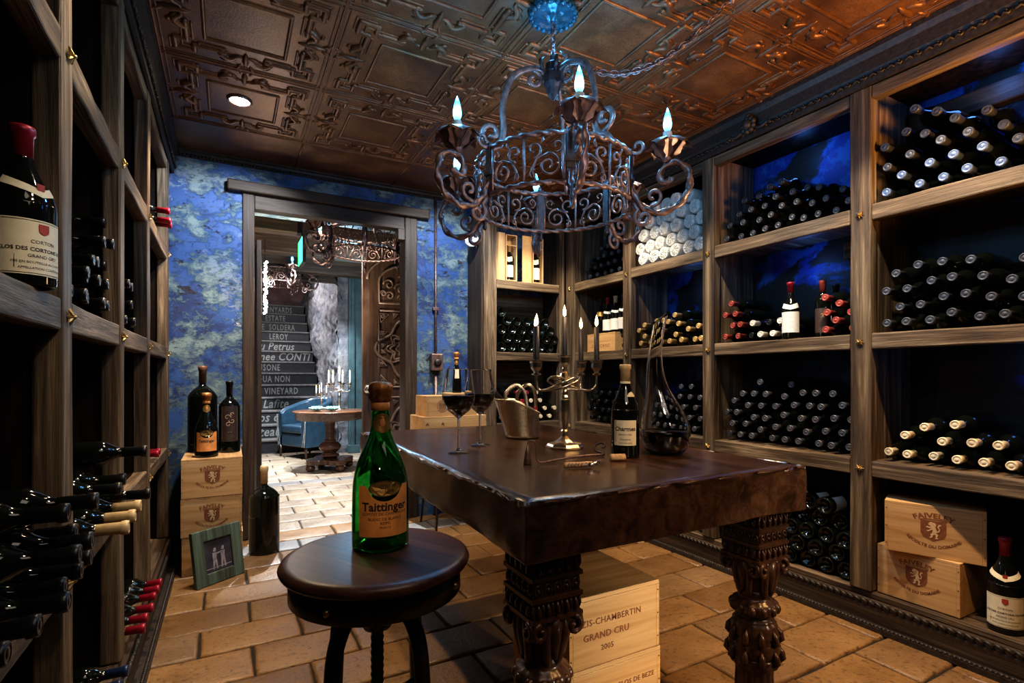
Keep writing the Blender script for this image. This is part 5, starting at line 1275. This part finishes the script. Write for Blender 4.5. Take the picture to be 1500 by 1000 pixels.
# swagged chain and flex up to a ceiling hook
t = thing('swag_chain', 'chain and twisted flex sagging from the chandelier hub to the ceiling', 'chain', (0, 0, 0))
A, B = V((CX + .03, CY - .015, CZ0 + .655)), V((1.76, 1.40, CZ))
def swag(u, s=.2): p = A.lerp(B, u); p.z -= s * 4 * u * (1 - u) * (1 - .25 * u); return p
g = G(); N = 30
for k in range(N): link(g, swag((k + .5) / N), swag((k + 1) / N) - swag(k / N), .038, .012, .0034, k * PI / 2)
obj('chain', g, 'iron', t)
obj('flex_cord', G().tube([swag(k / 90) + V((0, 0, -.004)) for k in range(91)], .0052, 8, lobes=2, amp=.3, twist=150), 'iron', t)
obj('ceiling_hook', G().lathe([(0, 0), (.012, 0), (.016, -.012), (.006, -.03), (0, -.03)], 12, T=Tm(tuple(B))), 'iron', t)
# ceiling spotlight
t = thing('recessed_light', 'round recessed downlight glowing warm in the tin ceiling', 'ceiling light', (.053, 3.22, CZ))
obj('trim_ring', G().lathe([(.048, 0), (.062, 0), (.064, -.006), (.056, -.012), (.049, -.008)], 32, closed=True), 'iron', t)
obj('lamp_face', G().lathe([(0, -.010), (.02, -.0098), (.049, -.006), (.049, -.001), (0, -.001)], 28), 'lamp_warm', t)
# thermometer on the doorway rack, conduit on the wall
t = thing('dial_thermometer', 'round white dial thermometer fixed beside the doorway rack', 'thermometer', (1.73, 3.86, 1.15 + 198 / 762 * 4.24))
T = Matrix.Rotation(PI / 2, 4, 'X') @ Matrix.Identity(4)
Rz = Matrix.Rotation(-.35, 4, 'Z')
obj('case', G().lathe([(0, -.02), (.056, -.02), (.06, -.016), (.06, .004), (.056, .008), (.054, .004), (0, .003)], 32, T=Rz @ T), 'steel', t)
obj('dial', G().lathe([(0, .0045), (.0545, .0045)], 32, T=Rz @ T), 'dial_white', t)
g = G(); fn = lambda x, y, h: tuple(Rz @ V((x, -.0055 - h, y)))
g.ribbon([(-.03, -.03), (.034, .034)], [.006, .002], fn)
for k in range(12): a = k * PI / 6; g.ribbon([(.044 * math.cos(a), .044 * math.sin(a)), (.05 * math.cos(a), .05 * math.sin(a))], .002, fn)
obj('needle', g, 'ink', t)
obj('bracket', G().tube([(.02, .018, 0), (.058, .03, -.02), (.06, .03, -.05)], .006, 8), 'steel', t)
t = thing('electrical_conduit', 'rusty iron conduit with square junction box on the blue wall', 'conduit', (1.504, WY, 0))
obj('pipe', G().tube([(0, -.02, .9), (0, -.02, 2.62)], .011, 10).tube([(0, -.02, .0), (0, -.02, 1.2)], .014, 10), 'iron', t)
obj('junction_box', G().box((-.05, -.065, 1.19), (.05, -.002, 1.33)), 'iron', t, .008)
obj('box_knob', G().lathe([(.03, 0), (.032, .012), (.02, .02), (0, .022)], 16, T=Tm((0, -.063, 1.26), rx=PI / 2)), 'iron_dark', t)
obj('pipe_clamp', G().cbox((0, -.017, 1.7), (.05, .03, .025)), 'iron', t, .003)
# picture frame leaning on the crates
t = thing('picture_frame', 'weathered green picture frame holding a dark photo, leaning on crates', 'picture frame', (-.031, 3.335, .0), 0)
t.rotation_euler = (Matrix.Rotation(.62, 3, 'Z') @ Matrix.Rotation(-.17, 3, 'X')).to_euler()
w, h, f = .285, .30, .062
g = G()
g.box((-w / 2, 0, 0), (-w / 2 + f, .028, h)); g.box((w / 2 - f, 0, 0), (w / 2, .028, h)); g.box((-w / 2 + f, 0, 0), (w / 2 - f, .028, f)); g.box((-w / 2 + f, 0, h - f), (w / 2 - f, .028, h))
fr = obj('frame', g, 'green_paint_wood', t, .004)
obj('photograph', G().box((-w / 2 + f - .003, .012, f - .003), (w / 2 - f + .003, .018, h - f + .003)), 'photo_dark', t)
g = G(); fn = lambda x, y, hh: (x, .0115 - hh, y)
for cx in (-.02, .028):
    g.ribbon([(cx, .17), (cx + .004, .19)], [.018, .012], fn); g.ribbon([(cx, .165), (cx - .003, .125)], [.026, .02], fn); g.ribbon([(cx - .005, .13), (cx - .012, .075)], [.012, .009], fn); g.ribbon([(cx + .004, .13), (cx + .010, .075)], [.012, .009], fn)
g.ribbon([(-.02, .155), (.01, .16), (.03, .155)], .008, fn); g.ribbon([(-.075, .082), (.075, .085)], .004, fn)
obj('printed_figures', g, 'photo_light', t)

# ------------------------------------------------------------------ doorway and the room beyond
g = G(); g.box((.085, WY - .02, 0), (.16, WY + .14, 2.43)); struct('door_1', g, 'beam_z', .006)
g = G(); g.box((1.245, WY - .02, 0), (1.345, WY + .14, 2.43)); g.box((1.19, WY - .01, 2.24), (1.25, WY + .08, 2.34)); struct('trim_6', g, 'beam_z', .006)
plank_l = G(); plank_l.box((-.01, WY - .06, 2.425), (1.44, WY + .14, 2.50)); struct('trim_7', plank_l, 'beam_x', .01)
struct('trim_8', G().box((.162, WY - .012, 2.325), (1.243, WY + .08, 2.428)), 'beam_x', .004)
# narrow inner frame with a strand of lights
t = thing('glazed_door_edge', 'open door edge strung with a column of white lights', 'door', (.185, 4.38, 0))
obj('door_stile', G().box((0, 0, 0), (.035, .5, 2.18)), 'beam_z', t, .004)
t = thing('string_lights', 'column of bright white string lights hanging inside the doorway', 'string lights', (.245, 4.42, 0))
g = G(); rl = random.Random(1)
for k in range(46): g.sphere((rl.uniform(-.006, .012), rl.uniform(-.01, .01), 1.63 + .4 * (k / 46)), .007 if k % 3 else .01, 6, 4)
obj('tiny_bulb', g, 'lamp_white', t)['kind'] = 'stuff'
obj('wire', G().tube([(0, 0, 1.6), (0, 0, 2.2)], .003, 6), 'wire_black', t)
# shell of the far room
struct('wall_far_room_left', G().box((-.95, WY + .14, 0), (-.85, 12.6, 4.6)), 'maroon_plaster')
struct('wall_far_room_right', G().box((3.3, WY + .14, 0), (3.4, 8.3, 3.2)), 'teal_paint')
struct('wall_far_room_end', G().box((1.83, 8.15, 0), (3.4, 8.3, 3.2)), 'dark_wall')
struct('wall_far_room_over_stairs', G().box((-.9, 12.5, 0), (3.4, 12.6, 4.6)), 'maroon_plaster')
struct('ceiling_far_room', G().box((-.95, WY + .14, 2.95), (3.4, 8.3, 3.05)).box((-.95, 8.3, 4.5), (3.4, 12.6, 4.6)), 'brick_ceiling')
for k, (yy, z, m, h) in enumerate([(4.95, 2.56, 'blue_beam', .24), (5.5, 2.55, 'beam_x', .22), (6.45, 2.55, 'beam_x', .22), (7.5, 2.55, 'beam_x', .22), (8.12, 2.55, 'beam_x', .5)]):
    struct('trim_%d' % (9 + k), G().box((-.85, yy, z), (3.3, yy + .17, z + h)), m, .01)
# stair
st = thing('staircase', 'black stair risers chalk-lettered with wine names, rising beyond the doorway', 'stairs', (0, 0, 0))
names = ['', 'Chateau', 'Clos de', 'Chateau Lafite', 'CHATEAU   VINEYARD', 'SINE   QUA NON', 'CHATEAU AUSONE', 'La Romanee CONTI', 'Chateau Petrus', 'N    LEROY', 'CASSE  SOLDERA', 'L    ESTATE', 'LIE WINYARDS']
endx = [0, .72, .80, .88, 1.06, .96, .82, 1.34, 1.10, 1.02, 1.17, 1.02, 1.17]
for k in range(13):
    y0 = 8.5 + .262 * k; z0 = .2 * k
    s_ = obj('step', G().box((-.84, y0, z0), (1.38, y0 + .262, z0 + .17)), 'riser_black', st)
    obj('tread', G().box((-.84, y0 - .025, z0 + .17), (1.38, y0 + .262, z0 + .2)), 'tread_grey', s_, .008)
    if names[k]:
        g = G(); low = any(c.islower() for c in names[k])
        g.text(names[k], .2 if low else .155, (lambda x, y, h: (endx[k] - .02 + x, y0 - .002 - h, z0 + .088 + y)), 'RIGHT', .25 if low else 0, .001, 1.05 if low else 1.18, .003, stretch=.82 if low else .62)
        obj('chalk_lettering', g, 'chalk', s_)
g = G(); g.box((-.84, 8.5 + .262 * 13 + .001, 0), (1.38, 12.5, 2.6)); struct('floor_landing', g, 'tread_grey')
# rock wall beside the stair
g = G()
def rk(u, v):
    y = 8.02 + 4.4 * u; z = 3.1 * v; d = .16 * noise.noise(V((y, z, 0)) * 2.5) + .14 * abs(noise.noise(V((y, z, 3)) * 5)) + .07 * noise.noise(V((y, z, 5)) * 11)
    return (max(1.386, 1.42 + d * .6), y, z)
g.grid(rk, 120, 90)
def rk2(u, v):
    x = 1.42 + .15 * u; z = 3.1 * v; d = .05 * noise.noise(V((x, 0, z)) * 5) + .02 * noise.noise(V((x, 9, z)) * 14)
    return (x, 8.03 + d, z)
g.grid(rk2, 10, 60); g.box((1.5, 8.08, 0), (1.85, 12.5, 3.1))
struct('wall_rock', g, 'rock')
g = G(); g.box((1.57, 7.95, 0), (1.83, 8.15, 3.0)); g.box((1.60, 7.92, 0), (1.65, 7.96, 3.0)); g.box((1.55, 7.9, 0), (1.86, 8.1, .12)); struct('trim_15', g, 'teal_paint', .006)
g = G(); g.box((1.83, 8.02, 2.12), (3.3, 8.15, 3.0)); g.box((1.83, 7.97, 2.1), (3.3, 8.04, 2.2)); struct('trim_16', g, 'teal_paint', .006)
# carved door leaf standing open
DY = 5.5
dr = thing('carved_door', 'tall carved wooden door leaf with arched panel, standing open beyond the doorway', 'door', (1.225, DY, 0))
obj('door_leaf', G().box((0, 0, .01), (.95, .05, 2.52)), 'door_wood', dr, .004)
g = G()
def fr(x0, z0, x1, z1, r=.008, d=-.004):
    P = [(x0, d, z0), (x1, d, z0), (x1, d, z1), (x0, d, z1)]
    for a, b in zip(P, P[1:] + P[:1]): g.tube([a, b], r, 6)
fr(.17, 1.03, .67 + .17, 1.84, .012); fr(.17, .1, .84, .92, .012)
AX = .44
arch = [(.17, 1.92), (.84, 1.92), (.84, 2.14)] + [(.505 + .335 * math.cos(a * PI / 16), 2.14 + .2 * math.sin(a * PI / 16)) for a in range(1, 16)] + [(.17, 2.14)]
g.tube([(x, -.006, z) for x, z in arch], .013, 8, True)
g.tube([(x, -.004, z) for x, z in [(.505 + .46 * math.cos(a * PI / 16), 2.16 + .28 * math.sin(a * PI / 16)) for a in range(0, 17)]], .012, 8)
for sg in (-1, 1):
    for (cx, cz, r0, a1) in ((.10, 2.08, .07, 9), (.22, 2.0, .05, 8), (.23, 2.12, .06, 8), (.07, 2.2, .05, 7), (.29, 2.02, .035, 8), (.1, 1.98, .035, 7)):
        g.tube([(.505 + sg * x, -.004, z) for x, z in spiral(cx, cz, r0, .008, 0, a1, 22)], .010, 6)
for cz in (.51, 1.435):
    def star8(R_, amp, w_, n=8): g.tube([(AX + (R_ + amp * math.cos(n * a)) * math.cos(a), -.008, cz + (R_ + amp * math.cos(n * a)) * math.sin(a)) for a in [k * PI / 48 for k in range(96)]], w_, 7, True)
    star8(.13, .02, .014); star8(.165, .03, .011); star8(.075, .012, .011, 6); star8(.26, .05, .016, 4)
    for k in range(8): a = k * PI / 4; g.tube([(AX + r * math.cos(a), -.008, cz + r * math.sin(a)) for r in (.02, .05, .065)], [.008, .018, .004], 6)
    g.sphere((AX, -.008, cz), .028, 10, 6)
    for sx_ in (-1, 1):
        for sz_ in (-1, 1):
            for (px, pz, s_) in ((.215, .33, .055), (.09, .355, .03), (.225, .15, .045), (.225, .03, .025)):
                c = (AX + sx_ * px, cz + sz_ * pz)
                tri = [(c[0] + sx_ * s_ * .9, c[1] + sz_ * s_ * .8), (c[0] - sx_ * s_ * .9, c[1] + sz_ * s_ * .7), (c[0] + sx_ * s_ * .7, c[1] - sz_ * s_ * .9)]
                g.tube([(x, -.006, z) for x, z in tri], .009, 6, True); g.tube([(x, -.006, z) for x, z in spiral(c[0] + sx_ * s_ * .25, c[1] + sz_ * s_ * .2, s_ * .45, .004, 0, 8, 16)], .007, 6)
obj('carved_relief', g, 'door_relief', dr)
hd = obj('door_handle', G().lathe([(0, 0), (.045, 0), (.05, .012), (.03, .02), (.015, .03), (.014, .055), (.035, .07), (.045, .09), (.035, .112), (0, .118)], 20, T=Tm((.055, 0, 1.01), rx=PI / 2)), 'silver_old', dr)
# bare iron-studded ottoman
t = thing('leather_ottoman', 'low dark leather ottoman on bun feet past the round table', 'ottoman', (1.98, 6.9, 0), .05)
obj('padded_box', G().box((-.35, -.25, .07), (.35, .25, .42)), 'leather_brown', t, .03)
for sx_ in (-1, 1):
    for sy_ in (-1, 1): obj('foot', G().lathe([(0, 0), (.02, 0), (.035, .02), (.035, .045), (.02, .07), (0, .07)], 14, T=Tm((sx_ * .29, sy_ * .19, 0))), 'table_wood', t)
# blue leather armchair
ac = thing('tub_armchair', 'blue leather tub armchair with pale nailhead trim beyond the doorway', 'armchair', (.765, 7.84, 0), -math.radians(61))
def arm_path(o=0): # U-shaped plan: front ends at y=0, back at y=.6
    return [(-.31 + o, .0), (-.315 + o, .15), (-.315 + o, .32), (-.26 + o * .8, .47 - o * .4), (-.13 + o * .5, .56 - o), (0, .58 - o), (.13 - o * .5, .56 - o), (.26 - o * .8, .47 - o * .4), (.315 - o, .32), (.315 - o, .15), (.31 - o, .0)]
out = [(p.x, p.y) for p in smooth_path([(a, b, 0) for a, b in arm_path(0)], 4)]; inn = [(p.x, p.y) for p in smooth_path([(a, b, 0) for a, b in arm_path(.085)], 4)]
def htop(i, n): q = abs(2 * i / (n - 1) - 1); return .84 - .20 * q ** 1.6 + (-.02 if q > .93 else 0)
g = G(); n = len(out)
rings = []
for i in range(n):
    z = htop(i, n); (a, b), (c, d) = out[i], inn[i]; m_ = ((a + c) / 2, (b + d) / 2)
    rings.append([(a, b, .16), (a, b, .45), (a * 1.03, b + .015 * (b > .3), z - .03), (a * .99 + m_[0] * .01, b, z - .005), (m_[0], m_[1], z + .012), (c, d, z - .02), (c, d, .45), (c, d, .3)])
k8 = 8
vs = [p for r_ in rings for p in r_]; fs = []
for i in range(n - 1):
    for k in range(k8 - 1): fs.append((i * k8 + k, i * k8 + k + 1, (i + 1) * k8 + k + 1, (i + 1) * k8 + k))
fs.append(tuple(range(k8))); fs.append(tuple((n - 1) * k8 + k for k in reversed(range(k8))))
g.add(vs, fs, True); obj('curved_back', g, 'leather_blue', ac, .006)
obj('seat_base', G().box((-.235, .005, .16), (.235, .5, .34)), 'leather_blue', ac, .02)
g = G().box((-.23, -.01, .345), (.23, .5, .46)); obj('seat_cushion', g, 'leather_blue', ac, .03, 4)
for s_ in (-1, 1):
    g = G()
    for q in range(26): g.sphere((s_ * (.27 + .035 * math.sin(q / 25 * PI * .8 - .6)), -.004, .17 + .017 * q), .0085, 6, 4)
    for q in range(26): g.sphere((s_ * (.303 + .02 * math.sin(q / 25 * PI * .8 - .6)), -.004, .17 + .017 * q), .0085, 6, 4)
    obj('nailhead_trim', g, 'nail_heads', ac)
for (a, b) in ((-.28, .03), (.28, .03), (-.2, .45), (.2, .45)):
    obj('leg', G().tube([(a, b, .165), (a * 1.02, b, .0)], [.026, .016], 4), 'carved_wood', ac)
# round pedestal table
rt = thing('pedestal_table', 'round wooden pedestal table in front of the blue armchair', 'table', (1.10, 6.72, 0), .3)
obj('tabletop', G().lathe([(0, .61), (.36, .61), (.40, .62), (.405, .70), (.43, .705), (.437, .713), (.43, .72), (0, .72)], 56), 'round_table_wood', rt)
obj('pedestal', G().lathe(refine([(.0, .13), (.07, .13), (.085, .15), (.11, .165), (.10, .185), (.075, .195), (.09, .215), (.125, .25), (.13, .29), (.1, .325), (.07, .34), (.075, .355), (.055, .365), (.05, .4), (.06, .55), (.075, .6), (.12, .612)], 3), 32), 'round_table_wood', rt)
g = G(); pl = []
for k in range(36):
    a = k * PI / 18; r_ = .17 + .13 * abs(math.cos(2 * a)) ** 1.5; pl.append((r_ * math.cos(a), r_ * math.sin(a)))
obj('platform_base', g.prism(pl, .075, .135), 'round_table_wood', rt, .006)
for k in range(4): a = k * PI / 2; obj('bun_foot', G().lathe([(0, 0), (.03, 0), (.052, .02), (.055, .045), (.04, .075), (0, .076)], 18, T=Tm((.25 * math.cos(a), .25 * math.sin(a), 0))), 'round_table_wood', rt)
candelabrum('candelabrum', 'tall five-light candelabrum with white candles on the round table', 'candelabrum', (1.24, 6.88, .72), 0, 1.0, ((0, .13), (60, .12), (180, .13), (120, .12)), simple=True, cmat='candle_white')
candelabrum('candelabrum', 'shorter candelabrum with white candles behind the succulents on the round table', 'candelabrum', (1.03, 6.93, .72), 0, .62, ((20, .11), (200, .11), (110, .08)), simple=True, cmat='candle_white')
def succulent(label, loc, s):
    g = G()
    for ring, (n_, r0, el) in enumerate(((12, .085, .35), (10, .068, .65), (8, .05, .95), (5, .03, 1.3))):
        for k in range(n_):
            a = 2 * PI * k / n_ + ring * .3; ca, sa = math.cos(a), math.sin(a); L = r0 * 1.0
            pts = [(q * L * math.cos(el) * ca, q * L * math.cos(el) * sa, .01 + q * L * math.sin(el)) for q in (0, .35, .7, .9, 1.05)]
            g.tube(pts, [.006, .012, .013, .008, .001], 6)
    o = obj('succulent_plant', g, 'succulent'); o.location = loc; o.scale = (s, s, s); tag(o, label, 'succulent')
succulent('pale green succulent rosette on the round table, by the shorter candelabrum', (.93, 6.60, .72), 1.15)
succulent('pale green succulent rosette on the round table, by the tall candelabrum', (1.09, 6.53, .72), 1.15)
# far chandeliers share the cellar one's build
ch2 = copy_tree(ch); ch2.location = (1.07, 4.72, 2.24); ch2.rotation_euler = (0, 0, .3); tag(ch2, 'iron chandelier just beyond the doorway, in front of the painted beam', 'chandelier')
ch3 = copy_tree(ch); ch3.location = (.56, 7.75, 2.40); ch3.rotation_euler = (0, 0, .9); tag(ch3, 'farthest iron chandelier, hanging in front of the lettered stairs', 'chandelier')
for c in (ch2, ch3):
    for q in list(c.children_recursive):
        if q.name.startswith(('ceiling_rose', 'hanging_chain')):
            bpy.data.objects.remove(q)
    z = 2.95 - c.location.z; top = .64
    g = G(); n_ = max(1, int((z - top) / .024))
    for k in range(n_): link(g, (0, 0, top + .012 + k * (z - top) / n_), (0, 0, 1), roll=k * PI / 2)
    obj('hanging_chain', g, 'iron', c)
# exit sign
t = thing('exit_sign', 'green-lit emergency exit sign hanging under the beams beyond the doorway', 'sign', (.60, 5.15, 0))
obj('sign_case', G().box((0, -.0, 2.2), (.03, .32, 2.47)), 'wire_black', t, .004)
obj('sign_face', G().box((-.004, .012, 2.215), (.0, .308, 2.44)), 'exit_green', t)
obj('hanger', G().tube([(.015, .16, 2.46), (.015, .16, 2.95)], .008, 8), 'wire_black', t)

# ------------------------------------------------------------------ light
def lamp(kind, name, loc, power, col=(1, 1, 1), target=None, **k):
    l = bpy.data.lights.new(name, kind); l.energy = power; l.color = col
    for a, v in k.items(): setattr(l, a, v)
    o = bpy.data.objects.new(name, l); COL.objects.link(o); o.location = loc
    if target: o.rotation_euler = (V(target) - V(loc)).to_track_quat('-Z', 'Y').to_euler()
    return o
WARM = (1, .74, .46); WARM2 = (1, .84, .62); BLUE = (.12, .5, 1)
def spot(name, loc, tgt, p, col=WARM2, size=60, blend=.6, r=.03): return lamp('SPOT', name, loc, p, col, tgt, spot_size=math.radians(size), spot_blend=blend, shadow_soft_size=r)
def LIGHTS():
    # downlights in the cellar ceiling (one is visible); added unseen rack, key, fill spots
    spot('downlight', (.053, 3.22, CZ - .03), (.0, 3.2, 0), 75, WARM, 110)
    spot('downlight', (.45, 1.9, CZ - .03), (.05, 2.5, 0), 40, WARM, 70)
    spot('downlight', (2.0, 1.1, CZ - .03), (2.65, 1.1, 1.1), 75, WARM2, 70)
    spot('downlight', (2.0, 1.9, CZ - .03), (2.65, 1.9, 1.1), 60, WARM2, 70)
    spot('downlight', (2.0, 2.75, CZ - .03), (2.65, 2.85, 1.1), 60, WARM2, 70)
    spot('downlight', (2.1, 3.1, CZ - .03), (2.25, 3.85, 1.2), 55, WARM2, 70)
    spot('downlight', (2.0, .2, CZ - .03), (1.9, 1.15, 0), 60, (1, .55, .2), 70)
    spot('downlight', (2.05, 2.0, CZ - .03), (2.0, 2.1, 0), 22, (1, .6, .28), 70)
    spot('table_spot', (1.75, 1.9, CZ - .03), (1.2, 1.6, .87), 45, WARM2, 50, .6, .14)
    spot('downlight', (1.5, 3.2, CZ - .03), (1.5, 3.8, 1.0), 40, WARM2, 60)
    spot('rack_fill', (.35, 1.55, CZ - .03), (-.33, 1.6, 1.95), 50, WARM2, 36, .8)
    spot('rack_fill', (.35, 2.0, CZ - .03), (-.33, 2.2, 1.2), 18, WARM2, 60, .9)
    spot('rack_fill', (.3, .9, 2.2), (-.3, 1.55, .9), 14, WARM2, 50, .9)
    spot('rack_fill', (.45, 2.7, 1.9), (-.3, 2.6, .15), 14, WARM2, 50, .9)
    spot('front_key', (.7, -.5, 1.5), (1.1, 1.0, .8), 6, (1, .7, .5), 30, .8, .1)
    spot('chandelier_fill', (.5, .5, 1.3), (1.18, 1.8, 1.9), 14, (.8, .75, 1), 40, .8, .1)
    spot('table_key', (.55, .2, 1.9), (1.2, 1.55, .95), 12, (1, .85, .66), 34, .8, .12)
    lamp('POINT', 'candle_glow', (1.15, 1.66, 1.46), 1.0, (1, .6, .3), shadow_soft_size=.05)
    # warm light thrown up on the tin ceiling by unseen spots
    spot('uplight', (2.25, .3, 1.7), (2.2, 1.25, CZ), 80, (1, .5, .14), 95, 1, .1)
    spot('uplight', (1.0, .4, 1.5), (1.0, 2.2, CZ), 3, (1, .62, .35), 110, 1, .1)
    # candle-bulbs of the chandelier
    for k in range(6):
        a = math.radians(247.6 + 60 * k); lamp('POINT', 'chandelier_light', (CX + .457 * math.cos(a), CY + .457 * math.sin(a), CZ0 + .34), 3.4, BLUE, shadow_soft_size=.012)
    lamp('POINT', 'chandelier_light', (CX, CY, 2.5), .5, BLUE, shadow_soft_size=.03)  # unseen blue point at the hub, where no bulb stands
    spot('chandelier_key', (1.9, .9, 1.4), (1.15, 1.75, 1.95), 22, (1, .72, .45), 50)  # this and the keys below are added spots without fixtures
    spot('low_key', (1.45, .2, .62), (1.0, 1.18, .3), 22, WARM2, 44, .5, .03)
    spot('low_key', (2.1, -.1, 1.2), (1.5, 1.1, .5), 24, WARM, 34, .6, .03)
    spot('label_key', (.0, .25, 1.35), (.307, 1.196, .88), 3.2, (1, .75, .45), 16, .8)
    spot('box_key', (2.1, 3.0, 2.5), (2.2, 3.85, 2.1), 14, WARM2, 45, .7)
    for p_, e_ in (((2.86, 1.8, 2.42), .6), ((2.86, .95, 2.42), .6), ((2.9, 1.8, 1.78), .35), ((2.9, 2.6, 1.78), .35), ((2.9, .8, 1.2), .35)): lamp('POINT', 'bin_glow_fill', p_, e_, (.1, .3, 1), shadow_soft_size=.05)  # added unseen blue points that make the glow behind the bottles
    # far room
    spot('hall_light', (.9, 6.0, 2.9), (.7, 5.2, 0), 560, (.88, .93, 1), 110)
    spot('hall_light', (.7, 6.8, 2.9), (.9, 7.8, .3), 380, (.85, .93, 1), 80)
    spot('stair_light', (-.2, 9.6, 3.6), (1.45, 9.2, 1.6), 260, (.95, .93, 1), 100)
    spot('stair_light', (.5, 8.0, 2.5), (.6, 10.5, 1.6), 120, (.95, .95, 1), 80)
    spot('door_fill', (.9, 4.6, 2.9), (1.5, 5.5, 1.5), 90, (1, .85, .7), 90)  # unseen spot added to bring out the dark door leaf
    spot('beam_light', (.6, 5.0, 1.0), (.6, 6.3, 2.6), 110, (1, .85, .7), 100)  # unseen spot added from below to brighten the beams
    lamp('POINT', 'hall_glow', (1.3, 6.3, 2.3), 20, (.3, .65, 1), shadow_soft_size=.1)
    lamp('POINT', 'string_glow', (.32, 4.42, 1.85), 3, (1, .9, .8), shadow_soft_size=.05)
    spot('wall_wash', (.3, 3.2, CZ - .05), (-.1, 4.1, 1.5), 58, (.8, .88, 1), 100)
    spot('wall_wash', (1.3, 3.2, CZ - .05), (1.55, 4.1, 1.6), 50, (.8, .88, 1), 90)
    lamp('AREA', 'fill', (.6, .1, 2.5), 5, (1, .85, .7), (1.2, 2, .8), size=1.0)

LIGHTS()
# ------------------------------------------------------------------ camera
w = bpy.data.worlds.new('world'); bpy.context.scene.world = w; w.use_nodes = True
w.node_tree.nodes['Background'].inputs[0].default_value = (.05, .07, .12, 1); w.node_tree.nodes['Background'].inputs[1].default_value = .3
cd = bpy.data.cameras.new('camera'); cam = bpy.data.objects.new('camera', cd); COL.objects.link(cam)
cd.sensor_width = 36; cd.lens = 36 * 762 / 1500; cd.shift_y = 50 / 1500; cd.clip_start = .02
cam.location = (0, 0, 1.15); cam.rotation_euler = (PI / 2, 0, -math.atan2(415, 762))
sc = bpy.context.scene; sc.camera = cam
sc.view_settings.view_transform = 'Standard'; sc.view_settings.look = 'Medium High Contrast'; sc.view_settings.exposure = .9
sc.cycles.max_bounces = 12; sc.cycles.diffuse_bounces = 3; sc.cycles.glossy_bounces = 3; sc.cycles.transmission_bounces = 12; sc.cycles.transparent_max_bounces = 6
sc.cycles.caustics_reflective = False; sc.cycles.caustics_refractive = False; sc.cycles.sample_clamp_indirect = 4; sc.cycles.use_denoising = True
